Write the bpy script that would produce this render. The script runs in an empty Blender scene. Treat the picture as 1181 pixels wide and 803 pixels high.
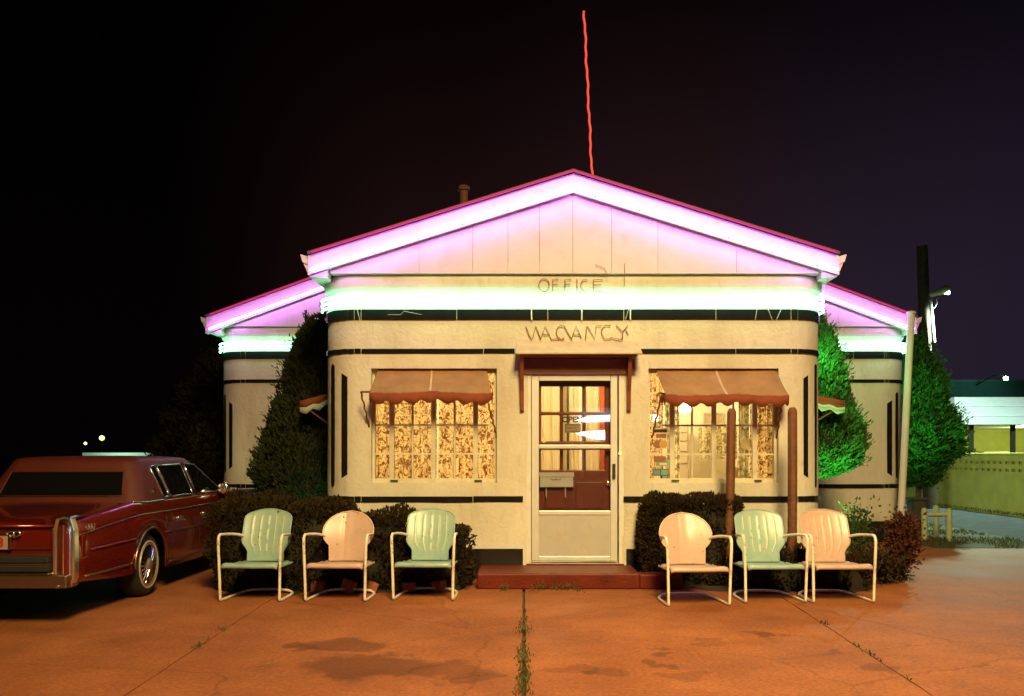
import bpy, bmesh, math, random
from math import sin, cos, pi, radians, sqrt, atan2
from mathutils import Vector, Matrix, noise
random.seed(7)
scn = bpy.context.scene
COL = scn.collection
F, CX, CY, H = 1060.0, 604.0, 524.0, 1.36      # focal length, vanishing point, eye height


def at(px, py, d):
    return Vector(((px - CX) / F * d, d, H + (CY - py) / F * d))


def ground_at(px, py):
    d = H * F / (py - CY)
    return Vector(((px - CX) / F * d, d, 0))


# ------------------------------------------------------------------ mesh helper
class MB:
    def __init__(s):
        s.v, s.f, s.m = [], [], []

    def add(s, vs, fs, mi=0):
        b = len(s.v)
        s.v += [tuple(p) for p in vs]
        s.f += [tuple(b + i for i in f) for f in fs]
        s.m += [mi] * len(fs)

    def box(s, c, d, rz=0, M=None, mi=0):
        x, y, z = d[0] / 2, d[1] / 2, d[2] / 2
        vs = [Vector((a * x, b * y, e * z)) for e in (-1, 1) for b in (-1, 1) for a in (-1, 1)]
        if rz:
            M = Matrix.Rotation(rz, 3, 'Z')
        if M is not None:
            vs = [M @ p for p in vs]
        vs = [p + Vector(c) for p in vs]
        s.add(vs, [(0, 2, 3, 1), (4, 5, 7, 6), (0, 1, 5, 4), (2, 6, 7, 3), (0, 4, 6, 2), (1, 3, 7, 5)], mi)
        return s

    def span(s, x0, x1, y0, y1, z0, z1, mi=0):
        return s.box(((x0 + x1) / 2, (y0 + y1) / 2, (z0 + z1) / 2), (x1 - x0, y1 - y0, z1 - z0), mi=mi)

    def prism(s, poly, ext, mi=0):
        """poly: 3d points in a plane, ext: extrusion vector"""
        n = len(poly)
        e = Vector(ext)
        a = [Vector(p) for p in poly]
        vs = a + [p + e for p in a]
        nrm = Vector((0, 0, 0))
        for i in range(n):
            nrm += a[i].cross(a[(i + 1) % n])
        fl = nrm.dot(e) > 0
        fs = [tuple(range(n)), tuple(range(2 * n - 1, n - 1, -1))]
        fs += [((i + 1) % n, i, n + i, n + (i + 1) % n) for i in range(n)]
        if fl:
            fs = [tuple(reversed(f)) for f in fs]
        s.add(vs, fs, mi)
        return s

    def tube(s, pts, r, n=8, closed=False, mi=0):
        pts = [Vector(p) for p in pts]
        m = len(pts)
        rr = r if isinstance(r, (list, tuple)) else [r] * m
        up = None
        rings = []
        for i in range(m):
            if closed:
                t = pts[(i + 1) % m] - pts[i - 1]
            else:
                t = pts[min(i + 1, m - 1)] - pts[max(i - 1, 0)]
            t.normalize()
            if up is None:
                up = Vector((0, 0, 1)) if abs(t.z) < .9 else Vector((0, 1, 0))
            u = (up - t * up.dot(t))
            if u.length < 1e-4:
                u = t.orthogonal()
            u.normalize()
            up = u
            w = t.cross(u)
            rings.append([pts[i] + (u * cos(2 * pi * k / n) + w * sin(2 * pi * k / n)) * rr[i] for k in range(n)])
        vs = [p for q in rings for p in q]
        fs = []
        for i in range(m if closed else m - 1):
            j = (i + 1) % m
            fs += [(i * n + k, i * n + (k + 1) % n, j * n + (k + 1) % n, j * n + k) for k in range(n)]
        if not closed:
            fs += [tuple(range(n - 1, -1, -1)), tuple((m - 1) * n + k for k in range(n))]
        s.add(vs, fs, mi)
        return s

    def lathe(s, prof, c=(0, 0, 0), axis='Z', n=24, mi=0):
        """prof: (radius, height)"""
        vs, fs = [], []
        c = Vector(c)
        for (r, h) in prof:
            for k in range(n):
                a = 2 * pi * k / n
                p = (r * cos(a), r * sin(a), h)
                if axis == 'X':
                    p = (p[2], p[0], p[1])
                elif axis == 'Y':
                    p = (p[1], p[2], p[0])
                vs.append(c + Vector(p))
        for i in range(len(prof) - 1):
            fs += [(i * n + k, i * n + (k + 1) % n, (i + 1) * n + (k + 1) % n, (i + 1) * n + k) for k in range(n)]
        fs += [tuple(range(n - 1, -1, -1)), tuple((len(prof) - 1) * n + k for k in range(n))]
        s.add(vs, fs, mi)
        return s

    def grid(s, rows, mi=0, closed=False):
        n = len(rows[0])
        vs = [p for r in rows for p in r]
        fs = []
        for i in range(len(rows) - 1):
            for j in range(n if closed else n - 1):
                k = (j + 1) % n
                fs.append((i * n + j, i * n + k, (i + 1) * n + k, (i + 1) * n + j))
        s.add(vs, fs, mi)
        return s

    def build(s, name, mat, parent=None, smooth=False, bevel=0, solid=0, fix=False, loc=None):
        me = bpy.data.meshes.new(name)
        me.from_pydata(s.v, [], s.f)
        mats = mat if isinstance(mat, (list, tuple)) else [mat]
        for m in mats:
            me.materials.append(m)
        if len(mats) > 1:
            me.polygons.foreach_set('material_index', s.m)
        if fix:
            bm = bmesh.new()
            bm.from_mesh(me)
            bmesh.ops.remove_doubles(bm, verts=bm.verts, dist=1e-5)
            bmesh.ops.recalc_face_normals(bm, faces=bm.faces)
            bm.to_mesh(me)
            bm.free()
        if smooth:
            me.polygons.foreach_set('use_smooth', [True] * len(me.polygons))
        me.update()
        o = bpy.data.objects.new(name, me)
        COL.objects.link(o)
        if smooth and smooth != 'all':
            me.set_sharp_from_angle(angle=radians(40))
        if solid:
            md = o.modifiers.new('Solid', 'SOLIDIFY')
            md.thickness = solid
            md.offset = -1
        if bevel:
            md = o.modifiers.new('Bevel', 'BEVEL')
            md.width = bevel
            md.segments = 2
            md.limit_method = 'ANGLE'
            md.angle_limit = radians(35)
        if parent is not None:
            o.parent = parent
            o.location = -Vector(parent.get('_o', (0, 0, 0)))
        if loc is not None:
            o.location = loc
        return o


def tag(o, label=None, cat=None, group=None, kind=None):
    if label: o['label'] = label
    if cat: o['category'] = cat
    if group: o['group'] = group
    if kind: o['kind'] = kind
    return o


def thing(name, label, cat, loc=(0, 0, 0), group=None, rz=0):
    """Empty at the thing's base; children given in WORLD coordinates are shifted by _o when rz == 0"""
    o = bpy.data.objects.new(name, None)
    o.empty_display_size = .2
    COL.objects.link(o)
    o.location = loc
    o.rotation_euler.z = rz
    o['_o'] = tuple(loc)
    return tag(o, label, cat, group)


def local_thing(name, label, cat, loc=(0, 0, 0), group=None, rz=0):
    o = thing(name, label, cat, loc, group, rz)
    o['_o'] = (0.0, 0.0, 0.0)
    return o


def structure(o):
    o['kind'] = 'structure'
    return o


# ------------------------------------------------------------------ materials
def newmat(name):
    m = bpy.data.materials.new(name)
    m.use_nodes = True
    nt = m.node_tree
    return m, nt, nt.nodes, nt.links, nt.nodes['Principled BSDF']


def mat(name, col, rough=.6, metal=0, var=.12, scale=6, bump=0, bscale=40, coat=0, dirt=None, dscale=3, spec=.5,
        trans=0, detail=5, chips=None):
    m, nt, N, L, b = newmat(name)
    b.inputs['Roughness'].default_value = rough
    b.inputs['Metallic'].default_value = metal
    b.inputs['Specular IOR Level'].default_value = spec
    if coat:
        b.inputs['Coat Weight'].default_value = coat
        b.inputs['Coat Roughness'].default_value = .05
    tc = N.new('ShaderNodeTexCoord')
    nz = N.new('ShaderNodeTexNoise')
    nz.inputs['Scale'].default_value = scale
    nz.inputs['Detail'].default_value = detail
    L.new(tc.outputs['Object'], nz.inputs['Vector'])
    mr = N.new('ShaderNodeMapRange')
    mr.inputs['From Min'].default_value = .25
    mr.inputs['From Max'].default_value = .75
    mr.inputs['To Min'].default_value = 1 - var
    mr.inputs['To Max'].default_value = 1 + var
    L.new(nz.outputs['Fac'], mr.inputs['Value'])
    mx = N.new('ShaderNodeMix')
    mx.data_type = 'RGBA'
    mx.blend_type = 'MULTIPLY'
    mx.inputs['Factor'].default_value = 1
    mx.inputs['A'].default_value = (*col, 1)
    L.new(mr.outputs[0], mx.inputs['B'])
    out = mx.outputs['Result']
    if dirt:
        n2 = N.new('ShaderNodeTexNoise')
        n2.inputs['Scale'].default_value = dscale
        n2.inputs['Detail'].default_value = 8
        n2.inputs['Roughness'].default_value = .65
        L.new(tc.outputs['Object'], n2.inputs['Vector'])
        r2 = N.new('ShaderNodeMapRange')
        r2.inputs['From Min'].default_value = .52
        r2.inputs['From Max'].default_value = .75
        r2.inputs['To Max'].default_value = dirt[3] if len(dirt) > 3 else .6
        L.new(n2.outputs['Fac'], r2.inputs['Value'])
        m2 = N.new('ShaderNodeMix')
        m2.data_type = 'RGBA'
        L.new(r2.outputs[0], m2.inputs['Factor'])
        L.new(out, m2.inputs['A'])
        m2.inputs['B'].default_value = (*dirt[:3], 1)
        out = m2.outputs['Result']
    if chips:
        n9 = N.new('ShaderNodeTexNoise'); n9.inputs['Scale'].default_value = 26; n9.inputs['Detail'].default_value = 6; n9.inputs['Roughness'].default_value = .7
        L.new(tc.outputs['Object'], n9.inputs['Vector'])
        r9 = N.new('ShaderNodeMapRange'); r9.inputs['From Min'].default_value = .635; r9.inputs['From Max'].default_value = .66
        L.new(n9.outputs['Fac'], r9.inputs['Value'])
        m9 = N.new('ShaderNodeMix'); m9.data_type = 'RGBA'
        L.new(r9.outputs[0], m9.inputs['Factor']); L.new(out, m9.inputs['A']); m9.inputs['B'].default_value = (*chips, 1)
        out = m9.outputs['Result']
    L.new(out, b.inputs['Base Color'])
    if bump:
        n3 = N.new('ShaderNodeTexNoise')
        n3.inputs['Scale'].default_value = bscale
        n3.inputs['Detail'].default_value = 6
        L.new(tc.outputs['Object'], n3.inputs['Vector'])
        bp = N.new('ShaderNodeBump')
        bp.inputs['Strength'].default_value = bump
        bp.inputs['Distance'].default_value = .02
        L.new(n3.outputs['Fac'], bp.inputs['Height'])
        L.new(bp.outputs[0], b.inputs['Normal'])
    if trans:
        t = N.new('ShaderNodeBsdfTranslucent')
        L.new(out, t.inputs['Color'])
        ms = N.new('ShaderNodeMixShader')
        ms.inputs['Fac'].default_value = trans
        L.new(b.outputs[0], ms.inputs[1])
        L.new(t.outputs[0], ms.inputs[2])
        L.new(ms.outputs[0], N['Material Output'].inputs['Surface'])
    return m


def emit(name, col, strength):
    m, nt, N, L, b = newmat(name)
    b.inputs['Base Color'].default_value = (.03, .03, .03, 1)
    b.inputs['Emission Color'].default_value = (*col, 1)
    b.inputs['Emission Strength'].default_value = strength
    return m


def thin_glass(name, tint=(.95, .95, .93), refl=1.0, rough=.01):
    m, nt, N, L, b = newmat(name)
    N.remove(b)
    t = N.new('ShaderNodeBsdfTransparent')
    t.inputs['Color'].default_value = (*tint, 1)
    g = N.new('ShaderNodeBsdfGlossy')
    g.inputs['Roughness'].default_value = rough
    fr = N.new('ShaderNodeFresnel')
    fr.inputs['IOR'].default_value = 1.5
    ms = N.new('ShaderNodeMixShader')
    mm = N.new('ShaderNodeMath')
    mm.operation = 'MULTIPLY'
    mm.inputs[1].default_value = refl
    L.new(fr.outputs[0], mm.inputs[0])
    L.new(mm.outputs[0], ms.inputs['Fac'])
    L.new(t.outputs[0], ms.inputs[1])
    L.new(g.outputs[0], ms.inputs[2])
    L.new(ms.outputs[0], N['Material Output'].inputs['Surface'])
    return m


def stucco_mat():
    m, nt, N, L, b = newmat('stucco')
    b.inputs['Roughness'].default_value = .85
    b.inputs['Specular IOR Level'].default_value = .25
    tc = N.new('ShaderNodeTexCoord')
    mp = N.new('ShaderNodeMapping')
    mp.inputs['Scale'].default_value = (1, 1, .35)
    L.new(tc.outputs['Object'], mp.inputs['Vector'])
    n1 = N.new('ShaderNodeTexNoise'); n1.inputs['Scale'].default_value = 1.6; n1.inputs['Detail'].default_value = 8
    n1.inputs['Roughness'].default_value = .62
    L.new(mp.outputs[0], n1.inputs['Vector'])
    cr = N.new('ShaderNodeValToRGB')
    e = cr.color_ramp.elements
    e[0].position = .3; e[0].color = (.55, .49, .38, 1)
    e[1].position = .62; e[1].color = (.72, .68, .58, 1)
    L.new(n1.outputs['Fac'], cr.inputs['Fac'])
    # faint drips and grime specks
    n2 = N.new('ShaderNodeTexNoise'); n2.inputs['Scale'].default_value = 14; n2.inputs['Detail'].default_value = 6
    L.new(mp.outputs[0], n2.inputs['Vector'])
    r2 = N.new('ShaderNodeMapRange'); r2.inputs['From Min'].default_value = .58; r2.inputs['From Max'].default_value = .8
    r2.inputs['To Max'].default_value = .45
    L.new(n2.outputs['Fac'], r2.inputs['Value'])
    mx = N.new('ShaderNodeMix'); mx.data_type = 'RGBA'
    L.new(r2.outputs[0], mx.inputs['Factor']); L.new(cr.outputs[0], mx.inputs['A'])
    mx.inputs['B'].default_value = (.40, .33, .22, 1)
    L.new(mx.outputs['Result'], b.inputs['Base Color'])
    n3 = N.new('ShaderNodeTexNoise'); n3.inputs['Scale'].default_value = 16; n3.inputs['Detail'].default_value = 5
    n3.inputs['Distortion'].default_value = .8
    L.new(tc.outputs['Object'], n3.inputs['Vector'])
    n4 = N.new('ShaderNodeTexNoise'); n4.inputs['Scale'].default_value = 3.0; n4.inputs['Detail'].default_value = 3
    L.new(tc.outputs['Object'], n4.inputs['Vector'])
    ad = N.new('ShaderNodeMath'); ad.operation = 'MULTIPLY_ADD'; ad.inputs[1].default_value = 1.6
    L.new(n4.outputs['Fac'], ad.inputs[0]); L.new(n3.outputs['Fac'], ad.inputs[2])
    bp = N.new('ShaderNodeBump'); bp.inputs['Strength'].default_value = .5; bp.inputs['Distance'].default_value = .016
    L.new(ad.outputs[0], bp.inputs['Height']); L.new(bp.outputs[0], b.inputs['Normal'])
    return m


def concrete_mat():
    m, nt, N, L, b = newmat('concrete')
    b.inputs['Specular IOR Level'].default_value = .15
    tc = N.new('ShaderNodeTexCoord')
    n1 = N.new('ShaderNodeTexNoise'); n1.inputs['Scale'].default_value = .8; n1.inputs['Detail'].default_value = 9
    n1.inputs['Roughness'].default_value = .6
    L.new(tc.outputs['Object'], n1.inputs['Vector'])
    cr = N.new('ShaderNodeValToRGB'); e = cr.color_ramp.elements
    e[0].position = .3; e[0].color = (.22, .068, .024, 1)
    e[1].position = .7; e[1].color = (.37, .132, .048, 1)
    L.new(n1.outputs['Fac'], cr.inputs['Fac'])
    n2 = N.new('ShaderNodeTexNoise'); n2.inputs['Scale'].default_value = 34; n2.inputs['Detail'].default_value = 6; n2.inputs['Roughness'].default_value = .8
    L.new(tc.outputs['Object'], n2.inputs['Vector'])
    mr = N.new('ShaderNodeMapRange'); mr.inputs['From Min'].default_value = .3; mr.inputs['From Max'].default_value = .7
    mr.inputs['To Min'].default_value = .58; mr.inputs['To Max'].default_value = 1.40
    L.new(n2.outputs['Fac'], mr.inputs['Value'])
    mx = N.new('ShaderNodeMix'); mx.data_type = 'RGBA'; mx.blend_type = 'MULTIPLY'; mx.inputs['Factor'].default_value = 1
    L.new(cr.outputs[0], mx.inputs['A']); L.new(mr.outputs[0], mx.inputs['B'])
    col = mx.outputs['Result']
    # oil and water stains of their own shape: warped ellipses on the slab
    wn = N.new('ShaderNodeTexNoise'); wn.inputs['Scale'].default_value = 3.4; wn.inputs['Detail'].default_value = 6
    L.new(tc.outputs['Object'], wn.inputs['Vector'])
    wv = N.new('ShaderNodeVectorMath'); wv.operation = 'MULTIPLY_ADD'
    wv.inputs[1].default_value = (.55, .8, 0)
    L.new(wn.outputs['Color'], wv.inputs[0]); L.new(tc.outputs['Object'], wv.inputs[2])
    stains = [(398, 745, .34, .10, .45), (425, 768, .42, .16, .5), (512, 772, .22, .10, .42), (552, 780, .12, .07, .4),
              (352, 745, .12, .06, .35), (757, 752, .09, .05, .45), (764, 764, .06, .04, .4),
              (882, 732, .08, .05, .5), (905, 733, .05, .03, .4), (655, 772, .2, .07, .3), (972, 755, .07, .05, .35),
              (1020, 772, .12, .06, .35), (715, 775, .12, .06, .3), (790, 778, .14, .05, .28), (686, 773, .06, .03, .4),
              (820, 740, .1, .05, .25)]
    for (px, py, rx, ry, k) in stains:
        g = ground_at(px, py)
        sb = N.new('ShaderNodeVectorMath'); sb.operation = 'SUBTRACT'
        sb.inputs[1].default_value = (g.x + .275, g.y + .4, 0)
        L.new(wv.outputs[0], sb.inputs[0])
        sc = N.new('ShaderNodeVectorMath'); sc.operation = 'MULTIPLY'
        sc.inputs[1].default_value = (1 / rx, 1 / (ry * 2.2), 0)
        L.new(sb.outputs[0], sc.inputs[0])
        ln = N.new('ShaderNodeVectorMath'); ln.operation = 'LENGTH'
        L.new(sc.outputs[0], ln.inputs[0])
        mp = N.new('ShaderNodeMapRange'); mp.inputs['From Min'].default_value = .85; mp.inputs['From Max'].default_value = 1.12
        mp.inputs['To Min'].default_value = k * 1.2; mp.inputs['To Max'].default_value = 0
        L.new(ln.outputs['Value'], mp.inputs['Value'])
        m2 = N.new('ShaderNodeMix'); m2.data_type = 'RGBA'
        L.new(mp.outputs[0], m2.inputs['Factor']); L.new(col, m2.inputs['A'])
        m2.inputs['B'].default_value = (.075, .026, .011, 1)
        col = m2.outputs['Result']
    n7 = N.new('ShaderNodeTexNoise'); n7.inputs['Scale'].default_value = 2.6; n7.inputs['Detail'].default_value = 9; n7.inputs['Roughness'].default_value = .72
    L.new(tc.outputs['Object'], n7.inputs['Vector'])
    r7 = N.new('ShaderNodeMapRange'); r7.inputs['From Min'].default_value = .3; r7.inputs['From Max'].default_value = .7
    r7.inputs['To Min'].default_value = .84; r7.inputs['To Max'].default_value = 1.16
    L.new(n7.outputs['Fac'], r7.inputs['Value'])
    m7 = N.new('ShaderNodeMix'); m7.data_type = 'RGBA'; m7.blend_type = 'MULTIPLY'; m7.inputs['Factor'].default_value = 1
    L.new(col, m7.inputs['A']); L.new(r7.outputs[0], m7.inputs['B'])
    col = m7.outputs['Result']
    w8 = N.new('ShaderNodeVectorMath'); w8.operation = 'MULTIPLY_ADD'; w8.inputs[1].default_value = (.35, .35, 0)
    L.new(n7.outputs['Color'], w8.inputs[0]); L.new(tc.outputs['Object'], w8.inputs[2])
    v8 = N.new('ShaderNodeTexVoronoi'); v8.feature = 'DISTANCE_TO_EDGE'; v8.inputs['Scale'].default_value = .42
    L.new(w8.outputs[0], v8.inputs['Vector'])
    r8 = N.new('ShaderNodeMapRange'); r8.inputs['From Min'].default_value = .0015; r8.inputs['From Max'].default_value = .005
    r8.inputs['To Min'].default_value = .30; r8.inputs['To Max'].default_value = 0
    L.new(v8.outputs['Distance'], r8.inputs['Value'])
    m8 = N.new('ShaderNodeMix'); m8.data_type = 'RGBA'
    L.new(r8.outputs[0], m8.inputs['Factor']); L.new(col, m8.inputs['A']); m8.inputs['B'].default_value = (.04, .022, .012, 1)
    col = m8.outputs['Result']
    # small random spots
    n5 = N.new('ShaderNodeTexNoise'); n5.inputs['Scale'].default_value = 4.5; n5.inputs['Detail'].default_value = 5
    L.new(tc.outputs['Object'], n5.inputs['Vector'])
    r5 = N.new('ShaderNodeMapRange'); r5.inputs['From Min'].default_value = .62; r5.inputs['From Max'].default_value = .70
    r5.inputs['To Max'].default_value = .34
    L.new(n5.outputs['Fac'], r5.inputs['Value'])
    m3 = N.new('ShaderNodeMix'); m3.data_type = 'RGBA'
    L.new(r5.outputs[0], m3.inputs['Factor']); L.new(col, m3.inputs['A']); m3.inputs['B'].default_value = (.11, .075, .05, 1)
    L.new(m3.outputs['Result'], b.inputs['Base Color'])
    rr = N.new('ShaderNodeMapRange'); rr.inputs['To Min'].default_value = .62; rr.inputs['To Max'].default_value = .85
    L.new(n1.outputs['Fac'], rr.inputs['Value']); L.new(rr.outputs[0], b.inputs['Roughness'])
    bp = N.new('ShaderNodeBump'); bp.inputs['Strength'].default_value = .3; bp.inputs['Distance'].default_value = .004
    L.new(n2.outputs['Fac'], bp.inputs['Height']); L.new(bp.outputs[0], b.inputs['Normal'])
    return m


def curtain_mat(name, ground_col, print_col, scale=11):
    m, nt, N, L, b = newmat(name)
    b.inputs['Roughness'].default_value = .9
    tc = N.new('ShaderNodeTexCoord')
    n1 = N.new('ShaderNodeTexNoise'); n1.inputs['Scale'].default_value = scale * 1.25; n1.inputs['Detail'].default_value = 3
    n1.inputs['Distortion'].default_value = 2.4; n1.inputs['Roughness'].default_value = .55
    L.new(tc.outputs['Object'], n1.inputs['Vector'])
    cr = N.new('ShaderNodeValToRGB'); e = cr.color_ramp.elements
    mid = [p * .55 + g * .40 for p, g in zip(print_col, ground_col)]
    e[0].position = .42; e[0].color = (*print_col, 1)
    e[1].position = .66; e[1].color = (*mid, 1)
    for pos, c_ in ((.475, mid), (.51, ground_col), (.60, ground_col)):
        k = e.new(pos); k.color = (*c_, 1)
    L.new(n1.outputs['Fac'], cr.inputs['Fac'])
    L.new(cr.outputs[0], b.inputs['Base Color'])
    t = N.new('ShaderNodeBsdfTranslucent'); L.new(cr.outputs[0], t.inputs['Color'])
    ms = N.new('ShaderNodeMixShader'); ms.inputs['Fac'].default_value = .6
    L.new(b.outputs[0], ms.inputs[1]); L.new(t.outputs[0], ms.inputs[2])
    L.new(ms.outputs[0], N['Material Output'].inputs['Surface'])
    return m


M = {}
M['stucco'] = stucco_mat()
M['concrete'] = concrete_mat()
M['dirt'] = mat('dirt', (.07, .055, .035), .95, var=.4, scale=2, bump=.6, bscale=30)
M['soil'] = mat('soil', (.035, .024, .014), .95, var=.5, scale=9, bump=.8, bscale=50)
M['asphalt'] = mat('asphalt', (.032, .036, .044), .9, spec=.12, var=.3, scale=3, bump=.3, bscale=120, dirt=(.1, .1, .1, .5))
M['black_tile'] = mat('black_tile', (.012, .012, .012), .12, var=.2, spec=.5)
M['board'] = mat('painted_board', (.70, .66, .60), .6, var=.06, scale=5, dirt=(.5, .42, .32, .4), dscale=4)
M['white_trim'] = mat('white_trim', (.74, .72, .66), .5, var=.06, dirt=(.5, .42, .3, .5), dscale=7)
M['roofing'] = mat('roofing', (.10, .08, .07), .9, var=.3, scale=20)
M['pink_neon'] = emit('pink_neon', (.60, .17, 1.0), 46)
M['red_neon'] = emit('red_neon', (.80, .010, .11), .75)
M['mint_neon'] = emit('mint_neon', (.30, 1.0, .58), 10)
M['red_mast_neon'] = emit('red_mast_neon', (1.0, .06, .045), 1.0)
M['dead_neon'] = mat('dead_neon', (.36, .14, .045), .3, var=.25, scale=30)
M['dark_metal'] = mat('dark_metal', (.05, .045, .04), .5, metal=.6)
M['canvas'] = mat('awning_canvas', (.37, .205, .085), .9, var=.2, scale=5, bump=.6, bscale=14, trans=.15, dirt=(.33, .12, .05, .6))
M['canvas_dark'] = mat('awning_valance', (.24, .055, .02), .9, var=.2, scale=6, trans=.1)
M['canvas_pale'] = mat('awning_lining', (.55, .58, .48), .9, var=.15, scale=6, trans=.3)
M['wood_hood'] = mat('hood_board', (.55, .40, .22), .7, var=.15, scale=8, dirt=(.35, .22, .1, .6))
M['wood_red'] = mat('brown_wood', (.20, .055, .022), .5, var=.2, scale=10)
M['post_wood'] = mat('post_wood', (.16, .062, .026), .75, var=.3, scale=14, bump=.5, bscale=30)
M['door_wood'] = mat('door_wood', (.19, .045, .02), .4, var=.2, scale=9)
M['alu'] = mat('aluminium', (.74, .73, .68), .38, metal=.3, var=.08, scale=6)
M['kick'] = mat('kick_panel', (.58, .56, .50), .4, metal=.3, var=.12, scale=5, dirt=(.42, .27, .13, .55), dscale=5)
M['frame_paint'] = mat('frame_paint', (.66, .60, .46), .5, var=.1, dirt=(.4, .3, .18, .5), dscale=9)
M['glass'] = thin_glass('window_glass')
M['curtain'] = curtain_mat('floral_curtain', (.90, .70, .36), (.19, .08, .024), 10)
M['curtain_green'] = curtain_mat('leafy_curtain', (.86, .80, .52), (.30, .27, .11), 7)
M['sheer'] = mat('sheer_curtain', (.85, .72, .46), .9, var=.06, trans=.5)
M['plaster'] = mat('plaster', (.84, .77, .56), .85, var=.05)
M['int_floor'] = mat('interior_floor', (.25, .13, .06), .5)
M['beige'] = mat('beige_panel', (.55, .44, .28), .7)
M['step'] = mat('red_paint_step', (.13, .017, .006), .5, var=.3, scale=5, bump=.3, bscale=40, dirt=(.09, .025, .012, .7), spec=.25)
M['brick'] = mat('old_brick', (.28, .09, .045), .85, var=.35, scale=12, bump=.5)
M['mint_paint'] = mat('mint_paint', (.30, .45, .40), .34, chips=(.20, .095, .045), var=.12, scale=9, dirt=(.40, .36, .22, .75), dscale=9)
M['pink_paint'] = mat('pink_paint', (.58, .40, .34), .34, chips=(.20, .095, .045), var=.12, scale=9, dirt=(.46, .28, .18, .75), dscale=9)
M['worn_highlight_mint'] = mat('worn_highlight_mint', (.62, .62, .50), .45)  # paler rib lines: worn paint, with the ribs' highlight put into the colour
M['worn_highlight_pink'] = mat('worn_highlight_pink', (.72, .50, .38), .45)
M['white_tube'] = mat('white_tube', (.80, .75, .64), .3, chips=(.20, .095, .045), var=.1, scale=15, dirt=(.40, .24, .11, .8), dscale=13)
M['car_paint'] = mat('car_paint', (.22, .018, .009), .2, metal=.4, var=.04, coat=1.0)
M['vinyl'] = mat('vinyl_roof', (.095, .013, .007), .5, var=.08, bump=.25, bscale=160)
M['chrome'] = mat('chrome', (.85, .83, .78), .22, metal=1, var=.03)
M['ground_tint_chrome'] = mat('ground_tint_chrome', (.38, .25, .18), .25, metal=.9, var=.03)  # the ground's red-brown reflection is painted into this chrome
M['rim_metal'] = mat('rim_metal', (.62, .50, .36), .42, metal=.8, var=.1, scale=30)
M['rubber'] = mat('rubber', (.018, .016, .015), .7, var=.2)
M['tyre'] = mat('tyre', (.02, .017, .016), .75, var=.2)
M['whitewall'] = mat('whitewall', (.55, .45, .35), .6)
M['car_glass'] = mat('car_glass', (.006, .006, .007), .03, var=0, spec=.6)
M['lens_red'] = mat('red_lens', (.14, .012, .006), .12, var=.05, coat=1)
M['plate'] = mat('licence_plate', (.40, .30, .22), .4)
M['plate_red'] = mat('plate_red', (.5, .03, .02), .4)
M['bark'] = mat('bark', (.09, .055, .03), .9, var=.4, scale=20, bump=.8)
def leafmat(n, c, v=.55):
    m = mat(n, c, .75, var=v, scale=9, trans=.2, spec=.1)
    return m
M['topiary'] = leafmat('topiary_leaves', (.045, .055, .018))
M['evergreen'] = leafmat('evergreen_leaves', (.05, .125, .03))
M['dark_ever'] = leafmat('dark_evergreen_leaves', (.026, .022, .012))
M['hedge'] = leafmat('hedge_leaves', (.040, .028, .011))
M['barberry'] = leafmat('barberry_leaves', (.11, .035, .02))
M['sprig'] = leafmat('sprig_leaves', (.07, .11, .03))
M['weed'] = leafmat('weed_leaves', (.10, .11, .035))
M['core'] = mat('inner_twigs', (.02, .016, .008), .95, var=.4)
M['yellow_block'] = mat('yellow_block', (.70, .68, .17), .85, var=.12, scale=3, bump=.3, bscale=60)
M['hole_shade'] = mat('hole_shade', (.05, .05, .02), .9)
M['white_steel'] = mat('white_steel', (.60, .64, .74), .5, var=.04)
M['dark_wall'] = mat('dark_wall', (.10, .11, .11), .8)
M['teal_dark'] = mat('teal_dark', (.05, .085, .09), .8)
M['pole_wood'] = mat('pole_wood', (.05, .034, .02), .9, var=.4, scale=8, bump=.5)
M['grey_steel'] = mat('grey_steel', (.30, .31, .32), .55)
M['white_paint'] = mat('white_paint', (.78, .76, .68), .5, var=.06)
M['rail_green'] = mat('rail_paint', (.42, .48, .28), .5, var=.15, scale=12)
M['util_box'] = mat('util_box', (.06, .055, .04), .7, var=.3)
M['yellow_chair'] = mat('yellow_vinyl', (.72, .50, .16), .5)
M['lamp_glow'] = emit('lamp_glow', (1, .78, .42), 14)
M['street_glow'] = emit('street_glow', (.85, 1.0, .30), 2.6)
M['merc_glow'] = emit('mercury_glow', (.75, .95, 1.0), 24)
M['green_glow'] = emit('green_glow', (.30, 1.0, .62), 60)
M['bell_glow'] = emit('bell_glow', (1.0, .7, .2), 3.5)
M['ink'] = mat('ink', (.03, .02, .02), .6)
M['card_blue'] = mat('card_blue', (.12, .24, .30), .6)
M['card_teal'] = mat('card_teal', (.16, .33, .28), .6)
M['card_brown'] = mat('card_brown', (.28, .11, .05), .6)
M['card_orange'] = mat('card_orange', (.55, .30, .09), .6)
M['card_cream'] = mat('card_cream', (.7, .56, .32), .6)
M['red_drape'] = mat('red_drape', (.42, .09, .03), .8, trans=.3)


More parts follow.
